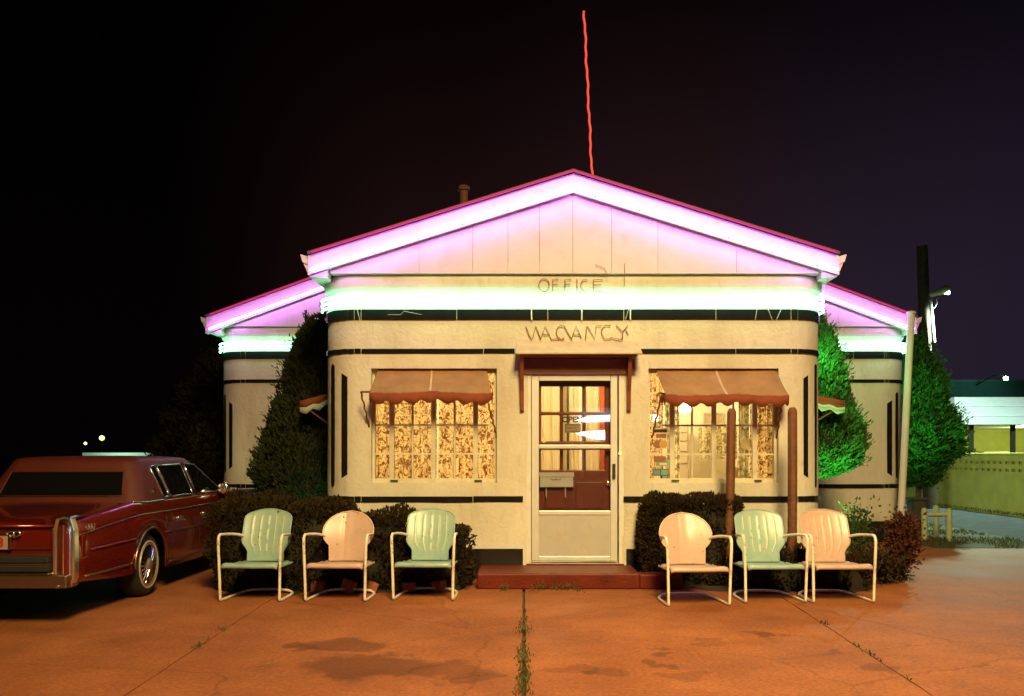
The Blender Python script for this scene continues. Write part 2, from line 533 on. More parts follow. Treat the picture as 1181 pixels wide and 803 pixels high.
# ------------------------------------------------------------------ paths along the rounded walls
class Path:
    def __init__(s, xl, xr, yf, yb, R=.4, n=14):
        p = [(xl, yb), (xl, yf + R)]
        for i in range(1, n + 1):
            a = pi + (pi / 2) * i / n
            p.append((xl + R + R * cos(a), yf + R + R * sin(a)))
        p.append((xr - R, yf))
        for i in range(1, n + 1):
            a = 1.5 * pi + (pi / 2) * i / n
            p.append((xr - R + R * cos(a), yf + R + R * sin(a)))
        p.append((xr, yb))
        s.p = [Vector(q) for q in p]
        s.s = [0]
        for i in range(1, len(p)):
            s.s.append(s.s[-1] + (s.p[i] - s.p[i - 1]).length)
        s.L = s.s[-1]
        s.nrm = []
        for i in range(len(p)):
            ns = []
            for (a, b) in ((i - 1, i), (i, i + 1)):
                if a >= 0 and b < len(p):
                    t = (s.p[b] - s.p[a]).normalized()
                    ns.append(Vector((t.y, -t.x)))
            n_ = sum(ns, Vector((0, 0))).normalized()
            s.nrm.append(n_)

    def at(s, u, off=0):
        for i in range(1, len(s.s)):
            if u <= s.s[i] + 1e-9:
                k = (u - s.s[i - 1]) / (s.s[i] - s.s[i - 1])
                p = s.p[i - 1].lerp(s.p[i], k)
                n_ = s.nrm[i - 1].lerp(s.nrm[i], k)
                n_.normalize()
                return p + n_ * off
        return s.p[-1] + s.nrm[-1] * off

    def s_of_px(s, px):
        best = None
        k = 0
        while k < 4000:
            u = s.L * k / 4000
            q = s.at(u)
            if k and q.dot(s.at(u, 1) - q) > -.02:
                k += 1; continue
            e = abs(CX + q.x / q.y * F - px) + (0.0004 * q.y)
            if best is None or e < best[0]:
                best = (e, u)
            k += 1
        return best[1]

    def stops(s, a, b):
        return [a] + [u for u in s.s if a + 1e-4 < u < b - 1e-4] + [b]

    def strip(s, mb, a, b, z0, z1, off0, off1, mi=0):
        """solid strip between offsets off0 < off1"""
        rows = []
        for u in s.stops(a, b):
            i, o = s.at(u, off0), s.at(u, off1)
            rows.append([(o.x, o.y, z0), (o.x, o.y, z1), (i.x, i.y, z1), (i.x, i.y, z0)])
        mb.grid(rows, mi, closed=True)
        mb.add(rows[0], [(0, 1, 2, 3)], mi)
        mb.add(rows[-1], [(3, 2, 1, 0)], mi)

    def line(s, a, b, z, off, step=.0):
        return [Vector((*s.at(u, off), z)) for u in s.stops(a, b)]


main = Path(-2.21, 3.31, 10.0, 14.04)
wing = Path(-4.71, 5.93, 14.1, 22.0)
zc = lambda y: H + (CY - y) / 106.0                 # height on the front plane

Z_TILE0, Z_TILE1 = zc(369), zc(357)
Z_TH0, Z_TH1 = zc(408), zc(402.5)
Z_LO0, Z_LO1 = zc(579), zc(572.5)
Z_B0, Z_B1 = .13, zc(633)
Z_TOP = 3.31

office = thing('motel_office', 'white stucco motel office with rounded corners, gabled roof, black tile bands and glowing neon trim',
               'building', (.55, 12, 0))

# ---- stucco walls with openings
WINL = (-1.66, -.292, 1.049, 2.294)
WINR = (1.358, 2.774, 1.049, 2.294)
DOOR = (.045, 1.070, .171, 2.275)


def stucco_wall(path, openings, name, sides=True):
    s_front0 = path.s[1 + 14]
    x0 = path.p[15].x
    us = set(path.s)
    for o in openings:
        us |= {s_front0 + o[0] - x0, s_front0 + o[1] - x0}
    u0, u1 = path.s[15], path.s[16]
    k = 14
    us |= {u0 + (u1 - u0) * i / k for i in range(1, k)}
    us = sorted(us)
    # drop filler columns that sit right next to an opening edge
    prof = [(0, 0), (.171, 0), (.5, 0), (Z_LO0, 0), (1.049, 0), (1.6, 0), (2.0, 0), (2.275, 0), (2.294, 0), (2.5, 0), (2.8, 0), (3.135, 0),
            (3.15, .02), (3.175, .034), (3.22, .040), (3.265, .032), (3.295, .022), (Z_TOP, .005)]
    if any(o[2] == .171 for o in openings) is False:
        prof = [q for q in prof if q[0] not in (.171, 2.275)]
    mb = MB()
    rows = []
    for (z, off) in prof:
        row = []
        for u in us:
            q = path.at(u, off)
            wob = .010 * noise.noise(Vector((q.x * 1.7, q.y * 1.7, z * 1.9))) if 0 < z < Z_TOP else 0
            q = path.at(u, off + wob)
            row.append((q.x, q.y, z))
        rows.append(row)
    vs = [p for r in rows for p in r]
    n = len(us)
    fs = []
    for i in range(len(prof) - 1):
        for j in range(n - 1):
            zm = (prof[i][0] + prof[i + 1][0]) / 2
            um = (us[j] + us[j + 1]) / 2 - s_front0 + x0
            if any(o[0] - 1e-4 < um < o[1] + 1e-4 and o[2] - 1e-4 < zm < o[3] + 1e-4 for o in openings) and u0 < (us[j] + us[j + 1]) / 2 < u1:
                continue
            fs.append((i * n + j, i * n + j + 1, (i + 1) * n + j + 1, (i + 1) * n + j))
    mb.add(vs, fs)
    o = mb.build(name, M['stucco'], office, smooth=True)
    bm = bmesh.new(); bm.from_mesh(o.data)
    bmesh.ops.delete(bm, geom=[v for v in bm.verts if not v.link_faces], context='VERTS')
    bm.to_mesh(o.data); bm.free()
    md = o.modifiers.new('Solid', 'SOLIDIFY'); md.thickness = .20; md.offset = -1
    if openings:
        md = o.modifiers.new('Bevel', 'BEVEL'); md.width = .045; md.segments = 4; md.limit_method = 'ANGLE'; md.angle_limit = radians(50)
    return o


stucco_wall(main, [WINL, WINR, DOOR], 'wall')
stucco_wall(wing, [], 'rear_wing_wall')

# ---- black glazed tile bands, individual tiles with mortar gaps
def tile_band(path, z0, z1, a, b, long_len, off=.014, name='tile_band', gap=.008):
    mb = MB()
    u = a
    arc = [(path.s[1], path.s[15]), (path.s[16], path.s[30])]
    while u < b - .01:
        inarc = any(p - .01 < u < q - .01 for p, q in arc)
        ln = .075 if inarc else long_len * random.uniform(.85, 1.15)
        e = min(b, u + ln)
        if not inarc:
            for p, q in arc:
                if u < p < e:
                    e = p
        dz = random.uniform(-.002, .002)
        path.strip(mb, u, e - gap, z0 + dz, z1 + dz, -.01, off + random.uniform(-.001, .001))
        u = e
    return mb.build(name, M['black_tile'], office)


s0m, s1m = main.s[0] + 1.5, main.s[-1] - 1.5
sf = lambda x: main.s[15] + (x - main.p[15].x)
tile_band(main, Z_TILE0, Z_TILE1, s0m, s1m, .95)
tile_band(main, Z_TH0, Z_TH1, s0m, sf(-.09), 1.2)
tile_band(main, Z_TH0, Z_TH1, sf(1.235), s1m, 1.2)
tile_band(main, Z_LO0, Z_LO1, s0m, sf(.0), 1.2)
tile_band(main, Z_LO0, Z_LO1, sf(1.085), s1m, 1.2)
tile_band(main, Z_B0 - .12, Z_B1, s0m, sf(.0), .9, off=.016)
tile_band(main, Z_B0 - .12, Z_B1, sf(1.115), s1m, .9, off=.016)
for (a, b) in ((wing.s[0] + 4, wing.s[15] + 2.1), (wing.s[16] - 2.2, wing.s[-1] - 4)):
    tile_band(wing, Z_TILE0, Z_TILE1, a, b, .9)
    tile_band(wing, Z_TH0, Z_TH1, a, b, 1.2)
    tile_band(wing, Z_LO0, Z_LO1, a, b, 1.2)
    tile_band(wing, Z_B0 - .12, Z_B1, a, b, .9, off=.016)

# ---- tall black accent bars at the corners
def accent_bar(path, pxc, wpx, y_top, y_bot, d, cut):
    s = path.s_of_px(pxc)
    w = wpx / F * d / 2
    zt, zb = H + (CY - y_top) / F * d, H + (CY - y_bot) / F * d
    k = {'point': (0, 0, 1), 'in': (1, -1, 0), 'out': (-1, 1, 0)}[cut]
    rows = []
    for t in (-1, 0, 1):
        a, b = path.at(s + t * w, -.01), path.at(s + t * w, .012)
        e = (w * 1.2 * (abs(t) if cut == 'point' else (k[0] * t * .5 + .5)))
        rows.append([(b.x, b.y, zb + e), (b.x, b.y, zt - e), (a.x, a.y, zt - e), (a.x, a.y, zb + e)])
    mb = MB()
    mb.grid(rows, closed=True)
    mb.add(rows[0], [(0, 1, 2, 3)]); mb.add(rows[-1], [(3, 2, 1, 0)])
    return mb.build('accent_bar', M['black_tile'], office)


accent_bar(main, 384.5, 5.5, 420, 562, 10.15, 'point')
accent_bar(main, 397.5, 7, 431, 551, 10.05, 'in')
accent_bar(main, 929, 6, 433, 551, 10.03, 'out')
accent_bar(main, 940, 4.5, 420, 563, 10.15, 'point')
accent_bar(wing, 260, 3, 455, 545, 14.3, 'point')
accent_bar(wing, 266.5, 4.5, 464, 541, 14.2, 'in')
accent_bar(wing, 1025.5, 6, 462, 549, 14.15, 'out')
accent_bar(wing, 1034, 4, 453, 552, 14.3, 'point')

# ---- gable, fascia, roof
def gable_roof(path, yw, pk, el, er, yb, fasc_h, over, seams, name_sfx=''):
    yf = yw - .15                       # front face of fascia
    fas = [Vector((el[0], yf, el[1])), Vector((pk[0], yf, pk[1])), Vector((er[0], yf, er[1]))]
    dn = Vector((0, 0, -fasc_h))
    for i in (0, 1):
        mb = MB()
        mb.prism([fas[i], fas[i + 1], fas[i + 1] + dn, fas[i] + dn], (0, .035, 0))
        mb.build('fascia', M['board'], office)
    # roof slabs
    for i in (0, 1):
        mb = MB()
        a, b = fas[i], fas[i + 1]
        up = Vector((0, -.03, .012))
        mb.prism([a + up, b + up, b + up + Vector((0, 0, .030)), a + up + Vector((0, 0, .030))], (0, yb - yf, 0))
        mb.build('roof', M['roofing'], office)
        mb = MB()
        mb.prism([a + Vector((0, .037, -.004)), b + Vector((0, .037, -.004)), b + dn + Vector((0, .037, .006)), a + dn + Vector((0, .037, .006))], (0, .09, 0))
        mb.build('soffit_board', M['white_trim'], office)
    # gable panel boards
    mb = MB()
    x0, x1 = path.p[1].x + .12, path.p[-1].x - .12
    def under(x):
        if x < pk[0]:
            k = (x - el[0]) / (pk[0] - el[0]); return el[1] + (pk[1] - el[1]) * k - fasc_h + .01
        k = (x - pk[0]) / (er[0] - pk[0]); return pk[1] + (er[1] - pk[1]) * k - fasc_h + .01
    xs = [x0] + sorted(seams) + [x1]
    for a, b in zip(xs[:-1], xs[1:]):
        a2, b2 = a + .0018, b - .0018
        top = [(b2, under(b2)), (a2, under(a2))]
        if a2 < pk[0] < b2:
            top.insert(1, (pk[0], under(pk[0])))
        base = Z_TOP + .004
        poly = [(a2, base), (b2, base)] + [(x, max(z, base + .002)) for x, z in top]
        mb.prism([Vector((x, yw - .075, z)) for x, z in poly], (0, .04, 0))
    mb.build('gable_panel', M['board'], office)
    mb = MB()
    mb.span(x0, x1, yw - .03, yw + .05, Z_TOP, Z_TOP + .9 if False else Z_TOP + .12)
    mb.build('gable_ledge', M['white_trim'], office)
    return fas, yf


pk, el, er = (.530, 4.372), (-2.314, 3.488), (3.382, 3.488)
fas, yf = gable_roof(main, 10.0, pk, el, er, 15.0, .205, .1, [-1.13, -.55, -.17, .17, .53, .95, 1.45, 2.30])
pk2, el2, er2 = (.61, 5.42), (-4.83, 3.43), (5.97, 3.43)
fas2, yf2 = gable_roof(wing, 14.1, pk2, el2, er2, 22.4, .24, .1, [-3.6, -2.4, -1.2, 0, 1.2, 2.4, 3.6, 4.8])

# eave gutters and their raked returns
for (path, e_l, e_r, yfa, yb) in ((main, el, er, yf, 14.0), (wing, el2, er2, yf2, 22.0)):
    for sgn, e in ((-1, e_l), (1, e_r)):
        mb = MB()
        x = e[0]
        prof = [(x, e[1] - .005), (x + sgn * .085, e[1] + .02), (x + sgn * .065, e[1] - .06), (x, e[1] - .09)]
        mb.prism([Vector((a, yfa + .02, b)) for a, b in prof], (0, yb - yfa, 0))
        mb.build('gutter', M['white_trim'], office)
        mb = MB()
        wx = path.p[1].x if sgn < 0 else path.p[-1].x
        prof = [(x + sgn * .06, e[1] - .062), (x - sgn * .005, e[1] - .215), (wx - sgn * .10, e[1] - .235), (wx - sgn * .10, e[1] - .14), (x - sgn * .02, e[1] - .05)]
        mb.prism([Vector((a, yfa + .038, b)) for a, b in prof], (0, yb - yfa - .1, 0))
        mb.build('eave_return', M['white_trim'], office)

# ---- neon tubing
def rake_tube(fas, yf, dz, dy, r, m, inset=.03, name='neon_tube'):
    a, p, b = [Vector(q) for q in fas]
    off = Vector((0, dy, dz))
    pts = []
    for u, v in ((a, p), (p, b)):
        for i in range(13):
            k = i / 12
            k = max(inset / 2, min(1, k)) if u is a else min(1 - inset / 2, k)
            pts.append(u.lerp(v, k) + off)
    pts2 = [pts[0]]
    for q in pts[1:]:
        if (q - pts2[-1]).length > .01:
            pts2.append(q)
    o = MB().tube(pts2, r, 8).build(name, m, office, smooth=True)
    return o


rake_tube(fas, yf, -.180, -.085, .011, M['pink_neon'])
rake_tube(fas, yf, .016, -.046, .013, M['red_neon'])
rake_tube(fas2, yf2, -.210, -.085, .011, M['pink_neon'])
rake_tube(fas2, yf2, .016, -.046, .014, M['red_neon'])
# small glass supports
for i in range(6):
    for u, v in ((fas[0], fas[1]), (fas[1], fas[2])):
        p = u.lerp(v, (i + .5) / 6)
        MB().tube([p + Vector((0, 0, -.176)), p + Vector((0, -.076, -.176))], .006, 6).build('tube_support', M['dark_metal'], office)

for z in (2.958, 3.012, 3.068):
    a = main.s[2] - .0
    b = main.s[-1] - 1.2
    MB().tube(main.line(a, b, z, .060), .012, 8).build('neon_tube', M['mint_neon'], office, smooth=True)
    MB().tube(wing.line(wing.s[2], wing.s[15] + 2.2, z, .060), .012, 8).build('neon_tube', M['mint_neon'], office, smooth=True)
    MB().tube(wing.line(wing.s[16] - 2.3, wing.s[30] + 2.5, z, .060), .012, 8).build('neon_tube', M['mint_neon'], office, smooth=True)
# ---- lead wires of the neon across the tile band
for px, w in ((412, 3), (613, 1), (671, 0), (725, -4), (873, -2), (886, 5), (901, -6)):
    MB().tube([at(px, 357, 9.965), at(px + w * .4, 362, 9.968), at(px + w, 370, 9.968)], .0024, 5).build('neon_lead_wire', M['white_trim'], office)
mb = MB(); mb.tube([at(447, 363, 9.968), at(462, 363, 9.968), at(466, 359, 9.968), at(486, 363, 9.968)], .0018, 5); mb.build('neon_lead_wire', M['white_trim'], office)
MB().tube([at(720.5, 304, 9.9), at(720.5, 330, 9.92)], .003, 5).build('neon_lead_wire', M['dead_neon'], office)
MB().tube([at(686, 305, 9.9), at(697, 309, 9.9), at(701, 318, 9.9)], .003, 5).build('neon_lead_wire', M['dead_neon'], office)
for px in (613, 671, 727):
    mb = MB(); mb.span(at(px, 0, 9.98).x - .006, at(px, 0, 9.98).x + .006, 9.972, 9.984, Z_TILE0 - .005, Z_TILE1)
    mb.build('tile_clip', M['white_trim'], office)
MB().tube([at(960, 297, 9.86), at(957, 312, 9.95), at(948, 345, 10.1)], .005, 5).build('cable', M['white_paint'], office)
# vent pipe on the rear roof slope
p = at(535, 218, 12.2)
MB().lathe([(.055, 3.7), (.055, p.z - .02), (.075, p.z - .02), (.075, p.z + .03), (.04, p.z + .05)], (p.x, p.y, 0), n=16).build('vent_pipe', M['post_wood'], office, smooth=True)

# ---- windows
def window(W, mull, rows, thick_idx):
    x0, x1, z0, z1 = W
    y = 10.115
    mb = MB()
    e = .05
    mb.span(x0 - .03, x0 + e - .02, y - .03, y + .05, z0 - .02, z1 + .02)
    mb.span(x1 - e + .02, x1 + .03, y - .03, y + .05, z0 - .02, z1 + .02)
    mb.span(x0 + e - .02, x1 - e + .02, y - .028, y + .048, z0 - .02, z0 + .045)
    mb.span(x0 + e - .02, x1 - e + .02, y - .028, y + .048, z1 - .04, z1 + .02)
    for i, x in enumerate(mull):
        w = .052 if i in thick_idx else .020
        dp = .024 if i in thick_idx else .015
        mb.span(x - w / 2, x + w / 2, y - dp, y + dp, z0 + .045, z1 - .04)
    f = mb.build('window', M['frame_paint'], office, bevel=.004)
    mb = MB()
    for z in rows:
        mb.span(x0 + .03, x1 - .03, y - .011, y + .011, z - .010, z + .010)
    mb.build('glazing_bar', M['frame_paint'], f).location = (0, 0, 0)
    mb = MB()
    mb.span(x0 + .02, x1 - .02, y + .000, y + .004, z0 + .03, z1 - .03)
    mb.build('pane', M['glass'], f).location = (0, 0, 0)
    mb = MB()
    mb.span(x0 - .035, x1 + .035, y - .075, y - .031, z0 - .03, z0 - .002)
    mb.build('sill', M['frame_paint'], f, bevel=.006).location = (0, 0, 0)
    for i in thick_idx[::2]:
        mb = MB()
        mb.span(mull[i] - .01, mull[i] + .07, y - .05, y - .03, z0 + .012, z0 + .028)
        mb.build('latch', M['dark_metal'], f).location = (0, 0, 0)
    return f


px2x = lambda px, d=10.115: (px - CX) / F * d
window(WINL, [px2x(v) for v in (452, 476, 500, 524.5, 548.5)], [zc(453), zc(490), zc(523.5)], (0, 2, 4))
window(WINR, [px2x(v) for v in (775, 798, 823, 845.6, 870)], [zc(453), zc(490.5), zc(524)], (0, 2, 4))

# ---- door: wooden frame, storm door, inner door
x0, x1, z0, z1 = DOOR
mb = MB()
mb.span(x0 - .02, x0 + .035, 10.0, 10.16, z0, z1 + .02)
mb.span(x1 - .035, x1 + .02, 10.0, 10.16, z0, z1 + .02)
mb.span(x0 + .035, x1 - .035, 10.0, 10.16, z1 - .04, z1 + .02)
mb.build('door_frame', M['white_trim'], office, bevel=.006)
X = lambda px: px2x(px, 10.02)
Zd = lambda py: H + (CY - py) / F * 10.02
sx0, sx1, sz0, sz1 = X(613), X(712), Zd(647), Zd(430)
gx0, gx1 = X(621.5), X(704)
mb = MB()
mb.span(sx0, gx0, 10.005, 10.035, sz0, sz1)
mb.span(gx1, sx1, 10.005, 10.035, sz0, sz1)
mb.span(gx0, gx1, 10.006, 10.034, Zd(439.5), sz1)
mb.span(gx0, gx1, 10.006, 10.034, sz0, Zd(641.5))
mb.span(gx0, gx1, 10.006, 10.034, Zd(594), Zd(589))
mb.span(gx0, gx1, 10.004, 10.036, Zd(517.5), Zd(513))
sd = mb.build('storm_door', M['alu'], office, bevel=.006)
c = MB(); c.span(gx0, gx1, 10.016, 10.026, Zd(641.5), Zd(594)); c.build('kick_panel', M['kick'], sd).location = (0, 0, 0)
c = MB(); c.span(gx0, gx1, 10.02, 10.024, Zd(589), Zd(517.5)); c.span(gx0, gx1, 10.02, 10.024, Zd(513), Zd(439.5)); c.build('pane', M['glass'], sd).location = (0, 0, 0)
c = MB(); c.span(X(706), X(709.5), 9.975, 10.004, Zd(552), Zd(535)); c.build('handle', M['ink'], sd, bevel=.006).location = (0, 0, 0)
c = MB(); c.lathe([(.03, -.006), (.03, .006)], (X(627.5), 10.012, Zd(507.5)), axis='Y', n=20); c.build('sticker', M['card_cream'], sd).location = (0, 0, 0)
# inner door with nine lites
Y1 = 10.145
Xi = lambda px: px2x(px, Y1)
Zi = lambda py: H + (CY - py) / F * Y1
cols = [(624, 645.5), (649.5, 671.5), (675.5, 697)]
rws = [(446, 475), (479, 509), (519, 542)]
mb = MB()
xsd = [x0 + .036] + [Xi(v) for c_ in cols for v in c_] + [x1 - .036]
zsd = [z0 + .01] + [Zi(v) for r_ in reversed(rws) for v in reversed(r_)] + [z1 - .045]
for i in range(len(xsd) - 1):
    for j in range(len(zsd) - 1):
        if i % 2 == 1 and j % 2 == 1:
            continue
        mb.add([(xsd[i], Y1, zsd[j]), (xsd[i + 1], Y1, zsd[j]), (xsd[i + 1], Y1, zsd[j + 1]), (xsd[i], Y1, zsd[j + 1])], [(0, 1, 2, 3)])
dr = mb.build('door', M['door_wood'], office, fix=True)
for p_ in dr.data.polygons:
    pass
md = dr.modifiers.new('Solid', 'SOLIDIFY'); md.thickness = .04; md.offset = 0
md = dr.modifiers.new('Bevel', 'BEVEL'); md.width = .012; md.segments = 3; md.limit_method = 'ANGLE'
c = MB()
for c_ in cols:
    for r_ in rws:
        c.span(Xi(c_[0]) - .01, Xi(c_[1]) + .01, Y1 + .0, Y1 + .004, Zi(r_[1]) - .01, Zi(r_[0]) + .01)
c.build('pane', M['glass'], dr).location = (0, 0, 0)
c = MB()
for a, b in ((628, 656), (664, 695)):
    c.span(Xi(a), Xi(b), Y1 - .032, Y1 - .0205, Zi(587), Zi(556))
c.build('door_panel', M['door_wood'], dr, bevel=.01).location = (0, 0, 0)
c = MB(); c.lathe([(.012, -.08), (.012, -.06), (.028, -.055), (.03, -.035), (.02, -.021)], (Xi(701), Y1, Zi(558)), axis='Y', n=16)
c.build('door_knob', mat('brass', (.7, .42, .12), .2, metal=1), dr, smooth=True).location = (0, 0, 0)

# door hood with brackets
mb = MB()
mb.prism([(-.075, 9.985, zc(395)), (1.235, 9.985, zc(395)), (1.255, 9.70, zc(407) - .03), (-.075 - .01, 9.70, zc(407) - .03)], (0, .0, -.018))
hood = mb.build('door_hood', M['wood_hood'], office, bevel=.004)
c = MB()
c.span(-.04, 1.205, 9.73, 9.985, zc(411.5) - .02, zc(408) - .012)
c.span(-.04, 1.205, 9.972, 9.990, zc(432), zc(412) - .022)
c.build('soffit_board', M['wood_red'], hood).location = (0, 0, 0)
for xb in (X(602), X(724.5)):
    c = MB()
    w = .042
    c.prism([(xb - w / 2, 9.985, zc(411.5)), (xb - w / 2, 9.78, zc(411.5)), (xb - w / 2, 9.80, zc(416)), (xb - w / 2, 9.93, zc(452)), (xb - w / 2, 9.95, zc(474)), (xb - w / 2, 9.985, zc(475))], (w, 0, 0))
    c.build('bracket', M['wood_red'], hood, bevel=.004).location = (0, 0, 0)
MB().lathe([(.011, -.02), (.014, -.008), (.014, 0)], (X(714.5), 9.985, Zd(523)), axis='Y', n=14).build('doorbell', M['bell_glow'], office, smooth=True)

# interior shell
mb = MB(); mb.span(-1.98, 3.08, 13.80, 13.86, .15, 3.0); mb.build('interior_wall', M['plaster'], office)
mb = MB(); mb.span(-1.98, -1.94, 10.25, 13.8, .15, 3.0); mb.build('interior_wall', M['plaster'], office)
mb = MB(); mb.span(3.04, 3.08, 10.25, 13.8, .15, 3.0); mb.build('interior_wall', M['plaster'], office)
mb = MB(); mb.span(-1.98, 3.08, 10.215, 13.86, 3.0, 3.06); mb.build('interior_ceiling', M['plaster'], office)
mb = MB(); mb.span(-1.98, 3.08, 10.17, 13.86, .09, .15); mb.build('interior_floor', M['int_floor'], office)
mb = MB(); mb.span(-1.98, 3.08, 10.215, 10.225, 2.45, 3.0); mb.build('interior_wall', M['plaster'], office)

# ---- interior furnishings seen through the glass
def curtain(name, xa, xb, y, za, zb, m, label, folds, group=None, amp=.016):
    mb = MB()
    n = max(24, int(folds * 10))
    rows = []
    for j in range(7):
        t = j / 6
        z = za + (zb - za) * t
        row = []
        for i in range(n + 1):
            u = i / n
            ph = folds * 2 * pi * u
            row.append((xa + (xb - xa) * u + .008 * sin(ph * .5 + t * 2), y + amp * sin(ph) * (1.1 - .3 * t) + .01 * sin(3 * ph + t), z))
        rows.append(row)
    mb.grid(rows)
    o = mb.build(name, m, smooth='all')
    tag(o, label, 'curtain', group)
    return o


curtain('curtain', -1.72, -.98, 10.31, .95, 2.4, M['curtain'], 'floral print curtain filling the half of its window closest to the topiary', 8, 'curtains behind the window beside the hedge')
curtain('curtain', -.96, -.24, 10.31, .95, 2.4, M['curtain'], 'floral print curtain filling the half of its window closest to the door', 8, 'curtains behind the window beside the hedge')
curtain('curtain', 1.30, 1.56, 10.31, .95, 2.4, M['curtain'], 'narrow gathered floral curtain behind the card decals', 4, 'curtains in the open window')
curtain('curtain', 1.575, 1.75, 10.30, .95, 2.4, M['curtain_green'], 'narrow pale leafy curtain drawn aside past the card decals', 3, 'curtains in the open window')
curtain('curtain', px2x(851, 10.3), 2.52, 10.30, .95, 2.4, M['curtain_green'], 'pale leafy curtain behind the shorter brown post', 4, 'curtains in the open window')
curtain('curtain', 2.53, 2.86, 10.31, .95, 2.4, M['curtain'], 'dark floral curtain at the window edge near the tall brown post', 4, 'curtains in the open window')
o = curtain('leafy_drape', px2x(805, 12.8), px2x(850, 12.8), 12.8, zc(526) - .05, zc(491) + .1, M['curtain_green'], 'leafy printed cloth hanging inside the room behind the middle panes', 4)
# back wall sheers seen through the door
for k, (a, b) in enumerate(((622, 648), (655, 668), (676, 691))):
    curtain('curtain', px2x(a, 13.5), px2x(b, 13.5), 13.5, .6, 2.8, M['sheer'], ['wide cream drape seen through the first column of door panes', 'cream drape seen through the middle column of door panes', 'narrow cream drape seen through the door panes by the red drape'][k], 5, 'cream drapes seen through the door', .006)
curtain('curtain', px2x(691, 13.4), px2x(703, 13.4), 13.4, .6, 2.8, M['red_drape'], 'rust red drape seen through the last column of door panes', 3)
# hanging cord and pole in the room
t = thing('floor_lamp', 'slim dark floor lamp pole seen through the middle door panes', 'lamp', (px2x(655, 12.6), 12.6, .15))
MB().tube([Vector((px2x(655, 12.6), 12.6, .17)), Vector((px2x(655, 12.6), 12.6, 2.6))], .016, 8).build('pole', M['dark_metal'], t, smooth=True)
MB().lathe([(.14, .15), (.14, .17), (.02, .19)], (px2x(655, 12.6), 12.6, 0), n=20).build('base', M['dark_metal'], t, smooth=True)
mb = MB()
cp = Vector((px2x(661, 12), 12.0, 3.0))
mb.tube([cp, cp + Vector((0, 0, -.55)), cp + Vector((.03, 0, -.68)), cp + Vector((.10, 0, -.74)), cp + Vector((.17, 0, -.66)), cp + Vector((.19, 0, -.3)), cp + Vector((.19, 0, 0))], .008, 6)
tag(mb.build('hanging_cord', M['dark_metal']), 'thin dark cord looping from the ceiling inside the door', 'cord')
# picture, cabinet, chair, plate
a, b = at(811, 490, 13.79), at(834, 476, 13.79)
t = thing('picture_frame', 'thin framed picture on the cream wall inside the open window', 'picture', ((a.x + b.x) / 2, 13.79, a.z))
mb = MB()
mb.span(a.x, b.x, 13.77, 13.795, a.z, a.z + .02); mb.span(a.x, b.x, 13.77, 13.795, b.z - .02, b.z)
mb.span(a.x, a.x + .02, 13.772, 13.795, a.z + .02, b.z - .02); mb.span(b.x - .02, b.x, 13.772, 13.795, a.z + .02, b.z - .02)
mb.build('frame', M['beige'], t)
mb = MB(); mb.span(a.x + .02, b.x - .02, 13.785, 13.795, a.z + .02, b.z - .02); mb.build('canvas', M['sheer'], t)
a, b = at(783, 534, 13.2), at(794, 489, 13.2)
t = thing('wall_cabinet', 'tall narrow beige cabinet standing inside the open window', 'cabinet', ((a.x + b.x) / 2, 13.35, .15))
mb = MB(); mb.span(a.x, b.x, 13.2, 13.6, .15, b.z); mb.build('body', M['beige'], t, bevel=.01)
mb = MB()
for z in (1.28, 1.45, 1.6, 1.72): mb.span(a.x + .015, b.x - .015, 13.185, 13.199, z - .05, z + .06)
mb.build('drawer', M['beige'], t, bevel=.004)
c_ = at(852, 566, 11.3)
t = thing('yellow_armchair', 'yellow round-backed armchair inside the open window', 'armchair', (c_.x, 11.4, .15))
rows = []
for i in range(9):
    v = i / 8
    r = .26 * sqrt(max(0.02, 1 - (v) ** 2.4))
    rows.append([(c_.x + r * cos(pi * k / 12), 11.3 + .10 * sin(pi * k / 12), .55 + v * .66) for k in range(13)])
mb = MB(); mb.grid(rows); mb.build('backrest', M['yellow_chair'], t, smooth='all', solid=.04)
mb = MB(); mb.span(c_.x - .27, c_.x + .27, 11.35, 11.85, .5, .62); mb.build('seat', M['yellow_chair'], t, bevel=.03)
for sx in (-.22, .22):
    for yy in (11.4, 11.8):
        MB().tube([(c_.x + sx, yy, .15), (c_.x + sx * .9, yy, .5)], .02, 8).build('leg', M['dark_metal'], t, smooth=True)
p_ = at(861, 512, 10.22)
mb = MB(); mb.lathe([(.01, .002), (.05, .0), (.068, .004), (.068, .012), (.01, .012)], (p_.x, 10.22, p_.z), axis='Y', n=24)
tag(mb.build('window_disc', M['card_cream'], smooth=True), 'round cream disc hung against the leafy curtain behind the shorter post', 'disc')
p_ = at(790, 468, 12.4)
t = thing('ceiling_lamp', 'round glowing globe lamp hanging inside the open window', 'lamp', (p_.x, 12.4, p_.z))
mb = MB(); mb.lathe([(.01, -.11), (.07, -.09), (.11, -.03), (.115, .02), (.08, .09), (.02, .12)], (p_.x, 12.4, p_.z), n=20); mb.build('globe', M['lamp_glow'], t, smooth=True)
mb = MB(); mb.tube([(p_.x, 12.4, p_.z + .125), (p_.x, 12.4, 3.0)], .01, 6); mb.build('stem', M['dark_metal'], t)

def lamp_point(name, loc, col, power, r):
    l = bpy.data.lights.new(name, 'POINT')
    l.energy = power; l.color = col; l.shadow_soft_size = r
    o = bpy.data.objects.new(name, l); COL.objects.link(o); o.location = loc
    return o
lamp_point('room_lamp_light', (1.2, 12.2, 2.65), (1, .80, .48), 230, .12)
lamp_point('room_lamp_light', (-1.0, 11.9, 2.5), (1, .80, .46), 150, .12)

